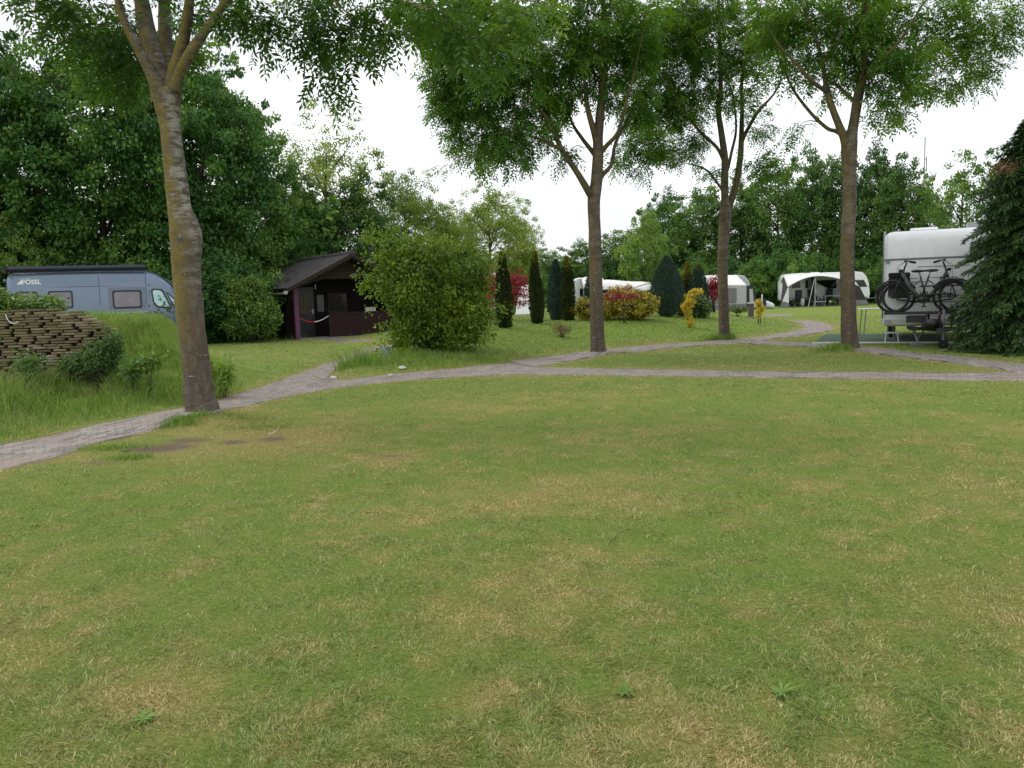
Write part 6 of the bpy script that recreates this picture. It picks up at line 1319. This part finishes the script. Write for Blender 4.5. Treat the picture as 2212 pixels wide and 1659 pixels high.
# bicycles: local x from front wheel (0) to rear wheel (1.12), y thickness, z up from the tyre contact
def bicycle(label, loc, rz, mirror, pannier, group='bicycles on the caravan drawbar'):
    b = thing('bicycle', label, 'bicycle', loc, rz, group); sx = -1 if mirror else 1
    P = lambda x, y, z: (sx * (x - .56), y, z); Rw = .345
    for k, (xw_, nm) in enumerate(((0, 'wheel'), (1.12, 'wheel'))):
        w_ = MB().ring(P(xw_, 0, Rw), Rw - .02, .021, 'y', 48, 8).build(nm, M['rubber'], b, True); MB().ring(P(xw_, 0, Rw), Rw - .050, .010, 'y', 48, 6).build('rim', M['black'], w_, True)
        m = MB(); c = P(xw_, 0, Rw)
        for s in range(28):
            a = 2 * math.pi * s / 28; m.tube([(c[0] + .02 * math.cos(a + 1), (-1) ** s * .025, c[2] + .02 * math.sin(a + 1)), (c[0] + (Rw - .055) * math.cos(a), 0, c[2] + (Rw - .055) * math.sin(a))], .0016, 3, False)
        m.build('spokes', M['galv'], w_); MB().tube([(c[0], -.04, c[2]), (c[0], .04, c[2])], .028, 12).build('hub', M['black'], w_)
        m = MB(); a0_, a1_ = (20, 165) if (k == 0) else (-10, 150)
        if mirror: a0_, a1_ = 180 - a1_, 180 - a0_
        if k == 0: a0_, a1_ = (a0_, a1_)
        m.tube([(c[0] + (Rw + .03) * math.cos(R_(a)), 0, c[2] + (Rw + .03) * math.sin(R_(a))) for a in np.linspace(a0_, a1_, 14)], .024, 6, True, 1.0); m.build('mudguard', M['black'], b, True)
    m = MB(); m.tube([P(.0, -.045, Rw), P(.08, -.045, .62), P(.17, -.02, .78)], .013, 8); m.tube([P(.0, .045, Rw), P(.08, .045, .62), P(.17, .02, .78)], .013, 8); m.build('fork', M['bike'], b, True)
    m = MB(); m.tube([P(.16, 0, .76), P(.21, 0, .96)], .026, 10); m.tube([P(.19, 0, .86), P(.33, 0, .55), P(.50, 0, .36), P(.58, 0, .31)], [.042, .046, .046, .04], 10); m.tube([P(.56, 0, .30), P(.70, 0, .80)], .020, 10); m.tube([P(.60, -.05, .30), P(1.12, -.06, Rw)], .012, 8); m.tube([P(.60, .05, .30), P(1.12, .06, Rw)], .012, 8)
    m.tube([P(.69, -.02, .72), P(1.12, -.06, Rw)], .010, 8); m.tube([P(.69, .02, .72), P(1.12, .06, Rw)], .010, 8); m.ball(P(.57, 0, .30), (.085, .055, .075)); m.build('frame', M['bike'], b, True)
    m = MB(); m.tube([P(.70, 0, .80), P(.725, 0, .89)], .014, 8); m.build('seat_post', M['galv'], b); m = MB(); m.ball(P(.76, 0, .92), (.13, .085, .035)); m.ball(P(.65, 0, .92), (.08, .03, .025)); m.build('saddle', M['black'], b, True)
    m = MB(); m.tube([P(.21, 0, .96), P(.26, 0, 1.10), P(.22, 0, 1.15)], .017, 8); m.tube([P(.44, -.29, 1.10), P(.32, -.27, 1.13), P(.22, -.10, 1.16), P(.22, .10, 1.16), P(.32, .27, 1.13), P(.44, .29, 1.10)], .012, 8); m.build('handlebar', M['black'], b, True)
    m = MB(); m.tube([P(.44, -.29, 1.10), P(.33, -.27, 1.127)], .019, 8); m.tube([P(.44, .29, 1.10), P(.33, .27, 1.127)], .019, 8); m.build('grips', M['rubber'], b, True)
    m = MB(); m.tube([P(.24, .06, 1.14), P(.08, .1, 1.05), P(.06, .06, .8), P(.12, .03, .66)], .004, 5, False); m.tube([P(.24, -.08, 1.14), P(.10, -.12, 1.0), P(.14, -.04, .8)], .004, 5, False); m.build('cables', M['black'], b)
    m = MB(); m.box(*sorted((P(.18, 0, 0)[0], P(.10, 0, 0)[0])), -.04, .04, .90, .97); m.build('headlight', M['black'], b, bevel=.015)
    m = MB(); cr_ = P(.58, -.075, .30); m.ring(cr_, .085, .006, 'y', 24, 5); m.tube([cr_, P(.62, -.09, .14)], .011, 6); m.tube([P(.58, .075, .30), P(.54, .09, .46)], .011, 6); m.box(P(.62, 0, 0)[0] - .045, P(.62, 0, 0)[0] + .045, -.17, -.10, .125, .15); m.build('crank', M['black'], b)
    m = MB(); m.tube([P(.60, -.07, .375), P(.85, -.07, .41), P(1.16, -.07, .40), P(1.19, -.07, Rw), P(1.15, -.07, .29), P(.6, -.07, .23)], .022, 6, True); m.build('chain_guard', M['black'], b, True)
    m = MB(); m.tube([P(.74, -.06, .76), P(1.25, -.07, .76)], .007, 6); m.tube([P(.74, .06, .76), P(1.25, .07, .76)], .007, 6); m.tube([P(1.12, -.06, Rw), P(1.15, -.07, .76)], .007, 6); m.tube([P(1.12, .06, Rw), P(1.15, .07, .76)], .007, 6); m.build('luggage_rack', M['black'], b)
    if pannier:
        for s in (-1, 1):
            m = MB(); xs_ = sorted((P(.90, 0, 0)[0], P(1.34, 0, 0)[0])); m.box(xs_[0], xs_[1], s * .13 - .05, s * .13 + .05, .34, .80); m.build('pannier_bag', M['skin_bag'], b, bevel=.05, seg=3)
        m = MB(); m.box(xs_[0], xs_[1], -.18, .18, .79, .90); m.build('bag_flap', M['skin_bag'], b, bevel=.03, seg=3)
    return b
bicycle('dark bicycle nearer to us on the carrier, its front wheel at the left', MF @ Vector((.78, -.68, .77)), thF, False, False)
bicycle('dark bicycle nearer the caravan wall, black panniers over its left wheel', MF @ Vector((.90, -.42, .77)), thF, True, True)
